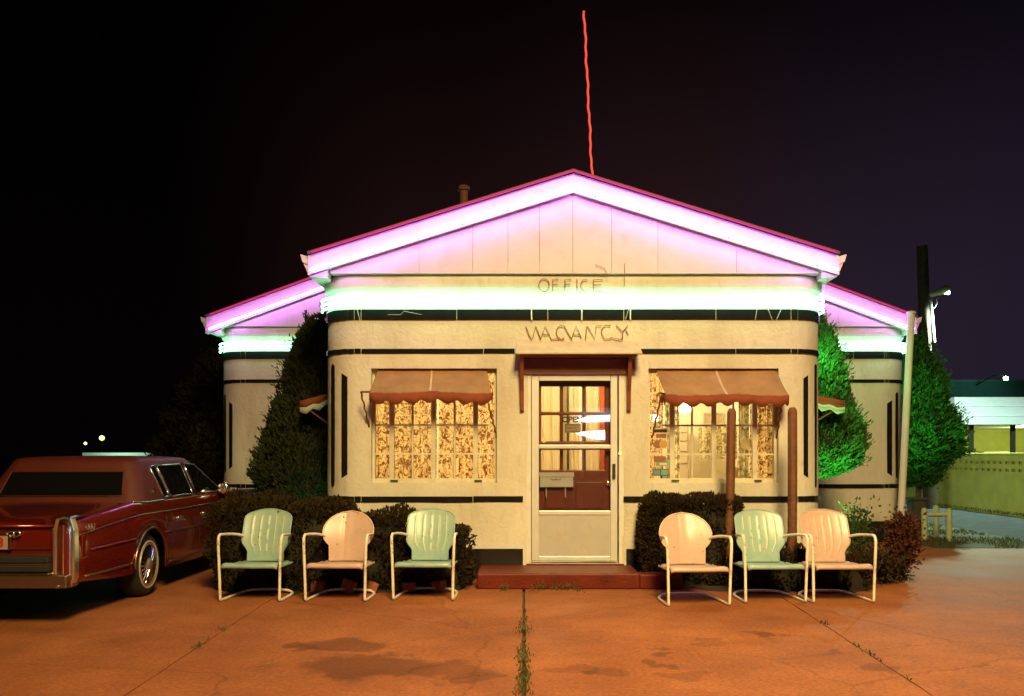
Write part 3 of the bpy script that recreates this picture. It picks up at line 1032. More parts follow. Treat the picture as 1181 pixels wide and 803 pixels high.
# card decals in the side pane: four different ones
def decal(py, h, w, label, parts):
    c = at(762, py, 10.10)
    t = thing('card_decal', label, 'decal', (c.x, 10.10, c.z - h / 2), 'payment card decals in the window')
    for i, (nm, bx, m) in enumerate(parts):
        mb = MB()
        if nm == 'disc':
            mb.lathe([(bx[2], -.001 - i * .0006), (bx[2], .0)], (c.x + bx[0], 10.108, c.z + bx[1]), axis='Y', n=24)
        else:
            mb.span(c.x + bx[0], c.x + bx[1], 10.107 - i * .0009, 10.108 - i * .0006, c.z + bx[2], c.z + bx[3])
        mb.build(nm, M[m], t)
decal(500, .13, .15, 'credit card decal of dark bar over a brown band, topmost in the side pane',
      [('card', (-.075, .075, -.065, .06), 'card_cream'), ('stripe', (-.07, .07, .01, .045), 'ink'), ('stripe', (-.05, .06, -.05, -.005), 'card_brown')])
decal(512.5, .1, .16, 'credit card decal of two overlapping amber discs in the side pane',
      [('disc', (-.03, 0, .045), 'card_brown'), ('disc', (.03, 0, .045), 'card_orange')])
decal(531.5, .11, .15, 'tilted looking decal of brown card over teal card in the side pane',
      [('card', (-.05, .085, -.055, .02), 'card_teal'), ('card', (-.075, .055, -.015, .05), 'card_brown'), ('stripe', (-.01, .07, -.045, -.025), 'card_cream')])
decal(547.5, .13, .17, 'credit card decal split into blue and green squares, lowest in the side pane',
      [('card', (-.085, .085, -.062, .062), 'ink'), ('stripe', (-.08, -.004, -.005, .055), 'card_blue'), ('stripe', (.004, .08, -.005, .055), 'card_teal'), ('stripe', (-.08, -.004, -.055, -.013), 'card_cream'), ('stripe', (.02, .075, -.055, -.013), 'card_teal')])

# lettering helpers
def text_mesh(name, body, size, loc, m, parent=None, ext=.002, rx=pi / 2, rz=0, align='CENTER', bold=0):
    cu = bpy.data.curves.new(name, 'FONT')
    cu.body = body; cu.size = size; cu.extrude = ext; cu.align_x = align; cu.align_y = 'CENTER'; cu.offset = bold
    tmp = bpy.data.objects.new(name + '_c', cu); COL.objects.link(tmp)
    dg = bpy.context.evaluated_depsgraph_get()
    me = bpy.data.meshes.new_from_object(tmp.evaluated_get(dg))
    bpy.data.objects.remove(tmp)
    me.materials.clear(); me.materials.append(m)
    o = bpy.data.objects.new(name, me); COL.objects.link(o)
    o.rotation_euler = (rx, 0, rz)
    o.location = loc
    if parent is not None:
        o.parent = parent
        o.location = Vector(loc) - Vector(parent.get('_o', (0, 0, 0)))
    return o


Ys = Y1 - .024
c_ = at(660, 484, Ys)
t = thing('open_sign', 'small sign reading OPEN above a blue COME IN card, behind the storm door glass', 'sign', (c_.x, Ys, c_.z - .1))
mb = MB(); c2 = at(660.5, 494, Ys); mb.span(c2.x - .088, c2.x + .088, Ys - .004, Ys, c2.z - .05, c2.z + .05); mb.build('card', M['card_blue'], t)
mb = MB(); mb.span(c2.x - .075, c2.x + .035, Ys - .006, Ys - .0045, c2.z - .027, c2.z + .027); mb.span(c2.x + .042, c2.x + .08, Ys - .006, Ys - .0045, c2.z - .027, c2.z + .027); mb.build('label_panel', M['card_orange'], t)
text_mesh('lettering', 'OPEN', .088, (c_.x, Ys - .003, c_.z - .003), M['ink'], t, bold=.003)
text_mesh('lettering', 'COME IN', .026, (c2.x - .02, Ys - .0075, c2.z), M['ink'], t, ext=.0008)
# letter box
a, b = at(622.5, 562, 10.1), at(662, 546, 10.1)
t = thing('letter_box', 'small pale metal letter box with two newspaper hooks on the brown door', 'letter box', ((a.x + b.x) / 2, 10.09, a.z))
mb = MB(); mb.span(a.x, b.x - .01, 10.055, 10.123, a.z, b.z - .03); mb.build('body', M['alu'], t, bevel=.006)
mb = MB(); mb.prism([(a.x - .005, 10.123, b.z + .01), (b.x, 10.123, b.z + .01), (b.x, 10.045, b.z - .03), (a.x - .005, 10.045, b.z - .03)], (0, 0, -.006)); mb.build('lid', M['alu'], t)
for px in (630, 652):
    q = at(px, 562, 10.08)
    MB().tube([q + Vector((0, 0, 0)), q + Vector((0, -.0, -.10)), q + Vector((0, -.02, -.12)), q + Vector((0, -.035, -.10))], .006, 6).build('hook', M['alu'], t, smooth=True)
q = at(641, 553, 10.05)
MB().tube([q + Vector((-.06, 0, .008)), q + Vector((-.03, -.005, -.008)), q + Vector((0, -.006, .006)), q + Vector((.03, -.005, -.008)), q + Vector((.06, 0, .008))], .004, 6).build('ornament', M['chrome'], t)

# ---- unlit neon words, bent from glass tubing
def arc(cx, cy, rx, ry, a0, a1, n=14):
    return [(cx + rx * cos(radians(a0 + (a1 - a0) * i / n)), cy + ry * sin(radians(a0 + (a1 - a0) * i / n))) for i in range(n + 1)]


# in pixel units
def px_strokes(px_list):
    return px_list
ow = [arc(627.5, 329, 6, 7.5, 90, 450, 20),
      [(643, 322), (637.5, 322.5), (637.5, 335.5), (636, 336.5)], [(638, 328), (643, 328)],
      [(658, 322), (651.5, 322.5), (651.5, 336)], [(652, 328), (657.5, 328)],
      [(665.5, 322), (665.5, 336.5)],
      [(677, 322.5), (672.5, 323), (670, 327), (670, 332), (672.5, 335.5), (677, 336)],
      [(695, 322), (684.5, 322.5), (684.5, 336), (694, 336.5)], [(685, 329), (693, 328.5)]]
def word_px(name, label, strokes, y, r):
    c = at(sum(p[0] for p in strokes[0]) / len(strokes[0]), max(p[1] for p in strokes[0]), y)
    t = thing(name, label, 'neon sign', (c.x, y, c.z))
    for st in strokes:
        MB().tube([at(a, b, y) for a, b in st], r, 8).build('letter_tube', M['dead_neon'], t, smooth='all')
    for st in strokes:
        for a, b in (st[0], st[-1])[:1]:
            q = at(a, b, y)
            MB().tube([q, Vector((q.x, 9.99, q.z))], r * .8, 5).build('standoff', M['dead_neon'], t)
    return t


word_px('office_neon_sign', 'unlit amber glass tubing spelling OFFICE above the mint neon band', ow, 9.937, .0050)
vw = [[(606.5, 376.5), (610.5, 387), (612.5, 391.5), (614.5, 389), (618, 376.5)], [(618, 376.5), (621, 384), (623.5, 391.5)],
      [(623.5, 391.5), (629, 376), (636, 391.5), (640, 391), (650, 391)], [(626, 386), (634, 386)],
      [(651, 376.5), (646, 375.5), (642.5, 379), (641.5, 384), (643.5, 389), (647, 391.5), (651, 390)], [(651, 376.5), (659, 391.5)],
      [(659, 391.5), (664.5, 375.5), (670.5, 390.5)], [(661, 386.5), (668.5, 386.5)],
      [(675.5, 391.5), (676.5, 376.5), (678, 376.5), (686, 391.5), (687.5, 376), (694, 375.5)],
      [(704, 375.5), (697.5, 375.5), (694, 380), (694, 386), (697.5, 391), (703, 391), (705, 389.5)], [(705, 389.5), (711, 391), (718, 391.5)],
      [(711, 375.5), (718, 383), (718, 391.5)], [(718, 383), (724, 375.5)], [(722, 381), (724.5, 386)]]
word_px('vacancy_neon_sign', 'unlit amber glass tubing spelling VACANCY above the door hood', vw, 9.976, .0052)

# ---- awnings
def awning(label, tl, tr, fl, fr, ztop, zf, yt, yf_, arms, side=1, vh=.115):
    t = thing('window_awning', label, 'awning', ((tl + tr) / 2, yt, ztop - .3), 'canvas awnings of the office windows')
    n, m_ = 72, 12
    rows = []
    for j in range(m_ + 1):
        k = j / m_
        row = []
        for i in range(n + 1):
            u = i / n
            x = (tl + (fl - tl) * k) * (1 - u) + (tr + (fr - tr) * k) * u
            sag = -.022 * sin(pi * k) + .006 * noise.noise(Vector((x * 6, k * 3, ztop)))
            wr_ = .016 * noise.noise(Vector((x * 13, k * 1.4, ztop * 3))) * sin(pi * min(1, k * 1.1)) + .009 * noise.noise(Vector((x * 30, k * 2.5, 4)))
            row.append((x, yt + (yf_ - yt) * k + wr_ * .7, ztop + (zf - ztop) * k + sag + wr_ + .008 * sin(u * 9 + k * 3) * k))
        rows.append(row)
    mb = MB(); mb.grid(rows)
    mb.build('canopy', M['canvas'], t, smooth='all', solid=.004)
    for uu in (.5,):
        ii = int(uu * n)
        sm_ = MB(); sm_.grid([[Vector(r[ii - 1]) + Vector((0, -.004, .004)), Vector(r[ii]) + Vector((.006, -.004, .004))] for r in rows]); sm_.build('seam_strip', M['wood_hood'], t, smooth='all', solid=.002)
    # scalloped valance on front and both ends
    sc = 9
    pts = [Vector(rows[-1][i]) for i in range(0, n + 1, 2)]
    line = [Vector((fl, yt + .02, zf + .06)), Vector((fl, (yf_ + yt) / 2, zf + .03))] + pts + [Vector((fr, (yf_ + yt) / 2, zf + .03)), Vector((fr, yt + .02, zf + .06))]
    dense = []
    for a, b in zip(line[:-1], line[1:]):
        kk = max(1, int((b - a).length / .02))
        dense += [a.lerp(b, i / kk) for i in range(kk)]
    dense.append(line[-1])
    L_ = 0; prev = dense[0]; top, bot = [], []
    for q in dense:
        L_ += (q - prev).length; prev = q
        d = vh * (.52 + .55 * abs(sin(pi * L_ / .185)) ** .8)
        out = Vector((0, -.006 - .01 * sin(L_ * 14), 0))
        top.append(q + Vector((0, 0, .002))); bot.append(q + out + Vector((0, 0, -d)))
    mb = MB(); mb.grid([top, bot])
    mb.build('valance', M['canvas_dark'], t, smooth='all', solid=.003)
    mb = MB(); mb.tube([q + Vector((0, .006, -.002)) for q in pts], .008, 6); mb.build('front_bar', M['dark_metal'], t)
    for (a, b) in arms:
        q = []
        for i in range(25):
            k = i / 24
            p_ = a.lerp(b, k)
            q.append(p_ + Vector((.006 * sin(k * 30), .006 * cos(k * 30), 0)))
        MB().tube(q, .010, 6).build('arm', M['wood_red'], t, smooth='all')
    mb = MB(); mb.tube([Vector((tl, yt, ztop)), Vector((tr, yt, ztop))], .012, 6); mb.build('head_rail', M['wood_red'], t)
    return t


a = at(416, 452, 9.75); b = at(429, 504, 10.08)
a2 = at(563, 466, 9.75); b2 = at(573.5, 505, 10.08)
awning('weathered orange canvas awning over the fully curtained window behind the mint chairs', -1.60, -.40, px2x(426, 9.72), px2x(567, 9.72), zc(428) + .02, H + (CY - 453) / F * 9.72, 10.06, 9.72,
       [(a, b), (a2, b2), (a + Vector((.0, 0, 0)), a + Vector((.12, .0, .0)))])
a = at(763, 455, 9.75); b = at(752, 505, 10.08)
a2 = at(902, 462, 9.75); b2 = at(896, 505, 10.08)
awning('stained orange canvas awning over the open curtained window behind the brown posts', 1.45, 2.76, px2x(768, 9.72), px2x(910, 9.72), zc(428) + .02, H + (CY - 456) / F * 9.72, 10.06, 9.72, [(a, b), (a2, b2)])

def side_awning(label, sgn, py_hi, py_lo, px_tip, px_wall, m_top):
    d = 11.1
    wx = main.p[1].x if sgn < 0 else main.p[-1].x
    hi = H + (CY - py_hi) / F * d
    lo = H + (CY - py_lo) / F * d
    tipx = (px_tip - CX) / F * d
    t = thing('window_awning', label, 'awning', (wx, d, lo), 'canvas awnings of the office windows')
    rows = []
    for j in range(7):
        k = j / 6
        rows.append([(wx + sgn * .02 + (tipx - wx - sgn * .02) * k, d - .0 + 1.2 * i / 12, hi + (lo + .08 - hi) * k ** .85 - .02 * sin(pi * i / 12) * k) for i in range(13)])
    mb = MB(); mb.grid(rows); mb.build('canopy', m_top, t, smooth='all', solid=.004)
    front = [Vector(r[0]) for r in rows]
    top, bot = [], []
    for i, q in enumerate(front):
        top.append(q + Vector((0, -.004, -.002)))
        bot.append(q + Vector((0, -.012, -.13 - .05 * abs(sin(i * 1.6)))))
    mid = [a.lerp(b, .55) for a, b in zip(top, bot)]
    mb = MB(); mb.grid([top, mid]); mb.build('end_band', M['canvas_dark'], t, smooth='all', solid=.003)
    mb = MB(); mb.grid([mid, bot]); mb.build('end_valance', M['canvas_pale'], t, smooth='all', solid=.003)
    top = [Vector(p_) for p_ in rows[-1]]
    mb = MB(); mb.grid([top, [q + Vector((sgn * .004, 0, -.10 - .03 * sin(i * 1.4))) for i, q in enumerate(top)]]); mb.build('valance', M['canvas_pale'], t, smooth='all', solid=.003)
    MB().tube([Vector((tipx - sgn * .02, d + .02, lo + .03)), Vector((wx + sgn * .01, d + .02, lo - .30))], .010, 6).build('arm', M['wood_red'], t)
    return t


side_awning('side window awning with pale scalloped lining, in front of the dark topiary', -1, 449, 470, 346, 378, M['canvas_dark'])
side_awning('side window awning with pale lining, tucked against the bright green topiary', 1, 452, 470, 974, 945, M['canvas_dark'])

# ---- brown wooden posts in front of the window
def post(px, py_top, w, d, label, lean):
    p_ = at(px, py_top, d)
    mb = MB()
    n = 9
    prof = []
    for z, r in ((0, w / 2), (.6, w / 2 * .98), (1.2, w / 2), (p_.z - .05, w / 2 * .97), (p_.z - .02, w / 2 * .85), (p_.z, w / 2 * .5)):
        prof.append((r, z))
    mb.lathe(prof, (0, 0, 0), n=n)
    mb.v = [(x + lean * (z - p_.z) + .01 * noise.noise(Vector((x * 9, y * 9, z * 2))), y, z) for x, y, z in mb.v]
    o = mb.build('wooden_post', M['post_wood'], smooth=True, loc=(p_.x, d, 0))
    tag(o, label, 'post', 'brown wooden posts before the window')
    return o


post(844, 471, .098, 9.50, 'brown wooden post rising from the square clipped hedge', .022)
post(914, 470, .100, 9.35, 'brown wooden post standing behind two lawn chairs, clear of the hedge', .002)

# ---- doorstep
mb = MB()
mb.span(-.47, 1.17, 9.25, 9.972, 0.0, .158)
mb.span(1.17, 1.60, 9.25, 9.47, 0.0, .150)
tag(mb.build('doorstep', M['step'], bevel=.015), 'red painted concrete step below the office door', 'step')
mb = MB(); mb.span(.03, 1.09, 9.972, 10.2, .02, .168); mb.build('threshold', M['step'], office)
# brick bed edging under the hedge
rb = random.Random(3)
for k in range(9):
    x = -2.0 + k * .165 + rb.uniform(-.05, .05)
    if x > -.75: break
    if k in (1, 4, 6): continue
    mb = MB(); mb.box((0, 0, .05), (.13, .09, .13), M=Matrix.Rotation(rb.uniform(-.5, .5), 3, 'Y') @ Matrix.Rotation(rb.uniform(-.6, .6), 3, 'Z'))
    o = mb.build('edging_brick', M['brick'], bevel=.008, loc=(x, 9.06 + rb.uniform(-.05, .05), rb.uniform(-.02, .01)))
    tag(o, 'old red edging brick set on end along the hedge bed', 'brick', 'bricks edging the hedge bed')

# ------------------------------------------------------------------ lawn chairs
def smooth_pts(pts, it=3):
    for _ in range(it):
        q = [pts[0]]
        for a, b in zip(pts[:-1], pts[1:]):
            q += [a.lerp(b, .25), a.lerp(b, .75)]
        q.append(pts[-1])
        pts = q
    return pts


def make_chair(style, paint, worn_highlight, name, label, cat='chair'):
    t = local_thing(name, label, cat, group='metal lawn chairs in front of the office')
    # frame: arm, front leg, floor runner, rear bar in one bent tube
    half = [Vector(p) for p in ((.226, .20, .566), (.240, .17, .578), (.278, .05, .60), (.295, -.19, .615), (.295, -.235, .615), (.293, -.275, .57), (.285, -.270, .35), (.278, -.262, .06), (.277, -.262, .012), (.276, -.20, .012),
                               (.270, .12, .012), (.255, .22, .014), (.20, .275, .03), (.12, .285, .036), (0, .287, .038))]
    right = smooth_pts(half, 3)
    left = [Vector((-p.x, p.y, p.z)) for p in reversed(right[:-1])]
    fr = MB().tube(right + left, .0135, 8).build('frame', M['white_tube'], t, smooth='all')
    # seat
    rows = []
    sw = .262
    n = 16
    yy = [(-.285, .312), (-.288, .333), (-.278, .352), (-.25, .362), (-.15, .350), (-.03, .335), (.08, .325), (.17, .325), (.205, .335)]
    for (y, z) in yy:
        row = []
        for i in range(n + 1):
            u = -1 + 2 * i / n
            wv = sw * (1 if y < .1 else 1 - .1 * (y - .1) / .1)
            dip = -.014 * (1 - u * u) if y > -.26 else 0
            fr_bow = -.018 * (1 - u * u) if y < -.2 else 0
            edge = -.012 * max(0, abs(u) - .88) / .12
            row.append((u * wv, y + fr_bow, z + dip + edge))
        rows.append(row)
    MB().grid(rows).build('seat', paint, t, smooth='all', solid=.006)
    mb = MB()
    for sg in (-1, 1):
        mb.tube([Vector((sg * .262, -.24, .318)), Vector((sg * .255, .20, .312))], .010, 6)
    mb.tube([Vector((-.262, -.12, .318)), Vector((.262, -.12, .318))], .009, 6)
    mb.build('seat_rail', paint, t, smooth=True)
    # backrest
    Hb = .475
    def width(v):
        if style == 'fan':
            k = max(0, min(1, (v - .18) / .24)); k = k * k * (3 - 2 * k)
            w = .175 + (.232 - .175) * k
            if v > .80:
                q = (v - .80) / .20
                w = .232 * (1 - .40 * q ** 4)
            return w
        c0, R = .60, .40
        w = .250 * sqrt(max(0, 1 - ((v - c0) / R) ** 2)) if v > .34 else 0
        neck = .178 + .02 * (v - .15)
        return max(w, neck) if v < .5 else max(w, .008)
    ribs = [-.66, -.33, 0, .33, .66] if style == 'fan' else []
    nv, nu = 34, 48
    rows = []
    for j in range(nv + 1):
        v = j / nv
        row = []
        w = width(v)
        tilt = .30
        for i in range(nu + 1):
            u = -1 + 2 * i / nu
            x = u * w
            bend = .05 * (x / .27) ** 2
            rb_ = 0
            if style == 'fan':
                if .12 < v < .93:
                    e = min(1, (v - .12) / .05, (.93 - v) / .05)
                    for r in ribs:
                        rb_ += -.0045 * math.exp(-((u - r) / .030) ** 2) * e
            else:
                rb_ = .010 * math.exp(-((x + .05) / .02) ** 2) * .6 + .018 * math.exp(-((x - .02) / .11) ** 2)
            bow_top = 0
            z = .325 + v * Hb
            if style == 'fan' and v > .9:
                z += .022 * (1 - u * u) * (v - .9) / .1
            y = .185 + tilt * v * Hb - bend + rb_ - .03 * sin(v * pi)
            row.append((x, y, z))
        rows.append(row)
    mb = MB()
    mb.grid(rows)
    if style == 'fan':
        k = 0
        for j in range(nv):
            for i in range(nu):
                u = -1 + 2 * (i + .5) / nu
                v = (j + .5) / nv
                if any(abs(u - r) < .022 for r in ribs) and .2 < v < .9 and noise.noise(Vector((u * 4 + len(label), v * 5, 1.3))) > -.25:
                    mb.m[k] = 1
                k += 1
    bk = mb.build('backrest', [paint, worn_highlight], t, smooth='all', solid=.004)
    # rolled edge
    rim = [Vector(r[0]) for r in rows] + [Vector(p) for p in rows[-1][1:-1]] + [Vector(r[-1]) for r in reversed(rows)]
    rm = MB().tube(rim, .0065, 6).build('rolled_edge', worn_highlight if style == 'round' else paint, bk, smooth='all')
    rm.location = (0, 0, 0)
    return t


def copy_tree(o, parent=None):
    c = o.copy()
    COL.objects.link(c)
    if parent is not None:
        c.parent = parent
    for ch in list(o.children):
        copy_tree(ch, c)
    return c


mint = make_chair('fan', M['mint_paint'], M['worn_highlight_mint'], 'lawn_chair', 'mint green metal lawn chair parked closest to the dark red car')
pink_r = make_chair('round', M['pink_paint'], M['worn_highlight_pink'], 'lawn_chair', 'pink round-backed metal lawn chair standing between two mint green chairs')
pink_f = make_chair('fan', M['pink_paint'], M['worn_highlight_pink'], 'lawn_chair', 'pink fan-backed lawn chair with ribs, beside the red-leaved bush')
m2 = copy_tree(mint); m2['label'] = 'mint green lawn chair at the hedge end beside the red doorstep'
m3 = copy_tree(mint); m3['label'] = 'mint green lawn chair with its arm against a pink fan-backed chair'
p2 = copy_tree(pink_r); p2['label'] = 'pink round-backed lawn chair in front of the square clipped hedge'


def place(o, pxl, pxr, py, yaw=0):
    a, b = ground_at(pxl, py), ground_at(pxr, py)
    o.location = ((a.x + b.x) / 2, a.y + .262, 0)
    o.rotation_euler.z = radians(yaw)


place(mint, 256.5, 323, 694.5, -3)
place(pink_r, 358, 419.5, 694.5, -4)
place(m2, 457, 522, 693, -3)
place(p2, 771, 836, 700, 5)
place(m3, 858, 928, 696, 3)
place(pink_f, 938, 1006, 696, 2)

# ------------------------------------------------------------------ car
CARX, CARY = -4.40, 7.36
car = thing('parked_car', 'dark red luxury sedan with vinyl roof and tall tail lamps parked by the hedge', 'car', (CARX, CARY, 0))
LEN, HW = 5.55, .83
RW, FW, WR = 1.47, 4.56, .302
ARCH = .375


def lerp(tab, y):
    for (a, b) in zip(tab[:-1], tab[1:]):
        if y <= b[0]:
            k = (y - a[0]) / (b[0] - a[0]) if b[0] > a[0] else 0
            return a[1] + (b[1] - a[1]) * max(0, k)
    return tab[-1][1]


top_z = [(0, .815), (.08, .83), (.6, .872), (1.2, .915), (1.9, .915), (3.6, .925), (4.2, .925), (5.2, .90), (5.5, .86), (5.55, .80)]
half_w = [(0, .80), (.06, .815), (.5, .825), (1.0, .83), (2.5, .835), (4.6, .82), (5.3, .78), (5.55, .73)]
bot_z = [(0, .33), (.3, .31), (.8, .27), (2.2, .22), (3.8, .22), (5.0, .25), (5.55, .33)]
ys = sorted(set([i * LEN / 46 for i in range(47)] + [RW + ARCH * cos(pi * k / 14) for k in range(15)] + [FW + ARCH * cos(pi * k / 14) for k in range(15)]))
rows = []
for y in ys:
    zt, w, zb = lerp(top_z, y), lerp(half_w, y), lerp(bot_z, y)
    for cy_ in (RW, FW):
        dy = abs(y - cy_)
        if dy < ARCH:
            zb = max(zb, WR + sqrt(ARCH ** 2 - dy ** 2) * (.92))
    belt = zt - .115
    prof = []
    side = [(0, 0), (.2, .012), (.45, .024), (.7, .022), (.86, .012), (.98, .0)]
    for k, b in side:
        prof.append((w - .024 + b, zb + (belt - zb) * k))
    prof += [(w - .026, belt + .012), (w - .034, belt + .06), (w - .055, zt - .016), (w - .085, zt), (w - .13, zt - .008)]
    deck = zt - (.028 if y < 1.6 else .012)
    prof += [(w - .20, deck), (w * .55, deck + .018), (w * .25, deck + .026)]
    R_ = [(x, y, z) for x, z in prof]
    row = R_ + [(0, y, deck + .028)] + [(-x, y, z) for x, _, z in reversed(R_)]
    rows.append([(a + CARX, b + CARY, c) for a, b, c in row])
mb = MB(); mb.grid(rows)
n_ = len(rows[0])
mb.add(rows[0], [tuple(range(n_))]); mb.add(rows[-1], [tuple(reversed(range(n_)))])
mb.build('body', M['car_paint'], car, smooth=True, fix=True)
C = lambda x, y, z: Vector((x + CARX, y + CARY, z))
mb = MB(); mb.span(CARX - .66, CARX + .66, CARY + .15, CARY + 5.4, .30, .36)
mb.span(CARX - .6, CARX + .6, CARY + .9, CARY + 5.2, .32, .8)
mb.build('underbody', M['rubber'], car)

# cabin / roof
base = {'ry': 1.22, 'fy': 3.78}
def cabin_section(t_):
    """t_ 0 = belt, 1 = roof edge; returns (halfwidth, rear y, front y, z)"""
    return (.775 - .125 * t_ - .03 * t_ * t_, 1.33 + .25 * t_, 3.85 - .78 * t_, .895 + .395 * t_)
rowsC = []
for t_ in (0, .2, .4, .6, .8, .92, 1.0):
    w, ry, fy, z = cabin_section(t_)
    r_ = .14
    pts = []
    def corner(cx, cy, a0):
        return [(cx + r_ * cos(radians(a0 + 15 * i)), cy + r_ * sin(radians(a0 + 15 * i)), z) for i in range(7)]
    pts += corner(w - r_, ry + r_, -90)
    pts += corner(w - r_, fy - r_, 0)
    pts += corner(-w + r_, fy - r_, 90)
    pts += corner(-w + r_, ry + r_, 180)
    rowsC.append([C(*p) for p in pts])
# roof crown
w, ry, fy, z = cabin_section(1)
for k, dz in ((.965, .022), (.90, .034), (.75, .044), (.45, .052), (.1, .055)):
    cyy = (ry + fy) / 2
    rowsC.append([C((p.x - CARX) * k, (p.y - CARY - cyy) * k + cyy, z + dz) for p in rowsC[6]])
mb = MB(); mb.grid(rowsC, closed=True)
mb.add(rowsC[-1], [tuple(range(len(rowsC[-1])))])
mb.build('cabin', M['vinyl'], car, smooth='all', fix=True)

# glass panels, 4 mm proud
def side_x(t_):
    return cabin_section(t_)[0]
def side_pt(sg, y, t_, off=.006):
    w, ry, fy, z = cabin_section(t_)
    return C(sg * (w + off), y, z)
def side_window(sg, quad):
    mb = MB()
    rows = []
    for j in range(5):
        k = j / 4
        a = quad[0][0] + (quad[3][0] - quad[0][0]) * k
        b = quad[1][0] + (quad[2][0] - quad[1][0]) * k
        ta = quad[0][1] + (quad[3][1] - quad[0][1]) * k
        tb = quad[1][1] + (quad[2][1] - quad[1][1]) * k
        rows.append([side_pt(sg, a + (b - a) * i / 4, ta + (tb - ta) * i / 4) for i in range(5)])
    mb.grid(rows)
    g = mb.build('side_window', M['car_glass'], car, smooth='all')
    edge = rows[0] + [r[-1] for r in rows[1:]] + list(reversed(rows[-1]))[1:] + [r[0] for r in reversed(rows[:-1])][:-1]
    o = MB().tube(edge, .010, 6, closed=True).build('window_trim', M['chrome'], g, smooth='all')
    o.location = (0, 0, 0)
for sg in (1, -1):
    side_window(sg, [(1.90, .08), (2.06, .08), (1.98, .88), (1.84, .86)])
    side_window(sg, [(2.09, .08), (2.72, .08), (2.68, .90), (2.02, .88)])
    side_window(sg, [(2.82, .08), (3.66, .08), (3.10, .88), (2.78, .90)])
    # centre post chrome
    mb = MB(); mb.grid([[side_pt(sg, 2.735, .04, .010), side_pt(sg, 2.805, .04, .010)], [side_pt(sg, 2.69, .95, .010), side_pt(sg, 2.77, .95, .010)]])
    mb.build('pillar_trim', M['chrome'], car, solid=.008)
def end_glass(front):
    rows = []
    for j in range(7):
        k = .17 + .58 * j / 6
        w, ry, fy, z = cabin_section(k)
        hw = .60 - .08 * k if not front else w - .12
        yy = ry - .008 if not front else fy + .008
        rows.append([C(-hw + 2 * hw * i / 8, yy, z) for i in range(9)])
    g = MB().grid(rows).build('rear_window' if not front else 'windscreen', M['car_glass'], car, smooth='all')
    edge = rows[0] + [r[-1] for r in rows[1:]] + list(reversed(rows[-1]))[1:] + [r[0] for r in reversed(rows[:-1])][:-1]
    MB().tube(edge, .006, 6, closed=True).build('window_trim', M['vinyl'] if not front else M['chrome'], g, smooth='all').location = (0, 0, 0)
end_glass(False); end_glass(True)
# chrome sweep at the vinyl roof base
for sg in (1, -1):
    mb = MB()
    q = [C(sg * .75, 1.22, .915), C(sg * .775, 1.36, .902), C(sg * .782, 1.5, .897), C(sg * .782, 1.9, .903)]
    mb.tube(smooth_pts(q, 2), .010, 6); mb.build('roof_molding', M['chrome'], car, smooth='all')
    mb = MB(); mb.lathe([(.03, -.004), (.03, .004)], side_pt(sg, 1.72, .25, .008), axis='X', n=20); mb.build('roof_emblem', M['chrome'], car)
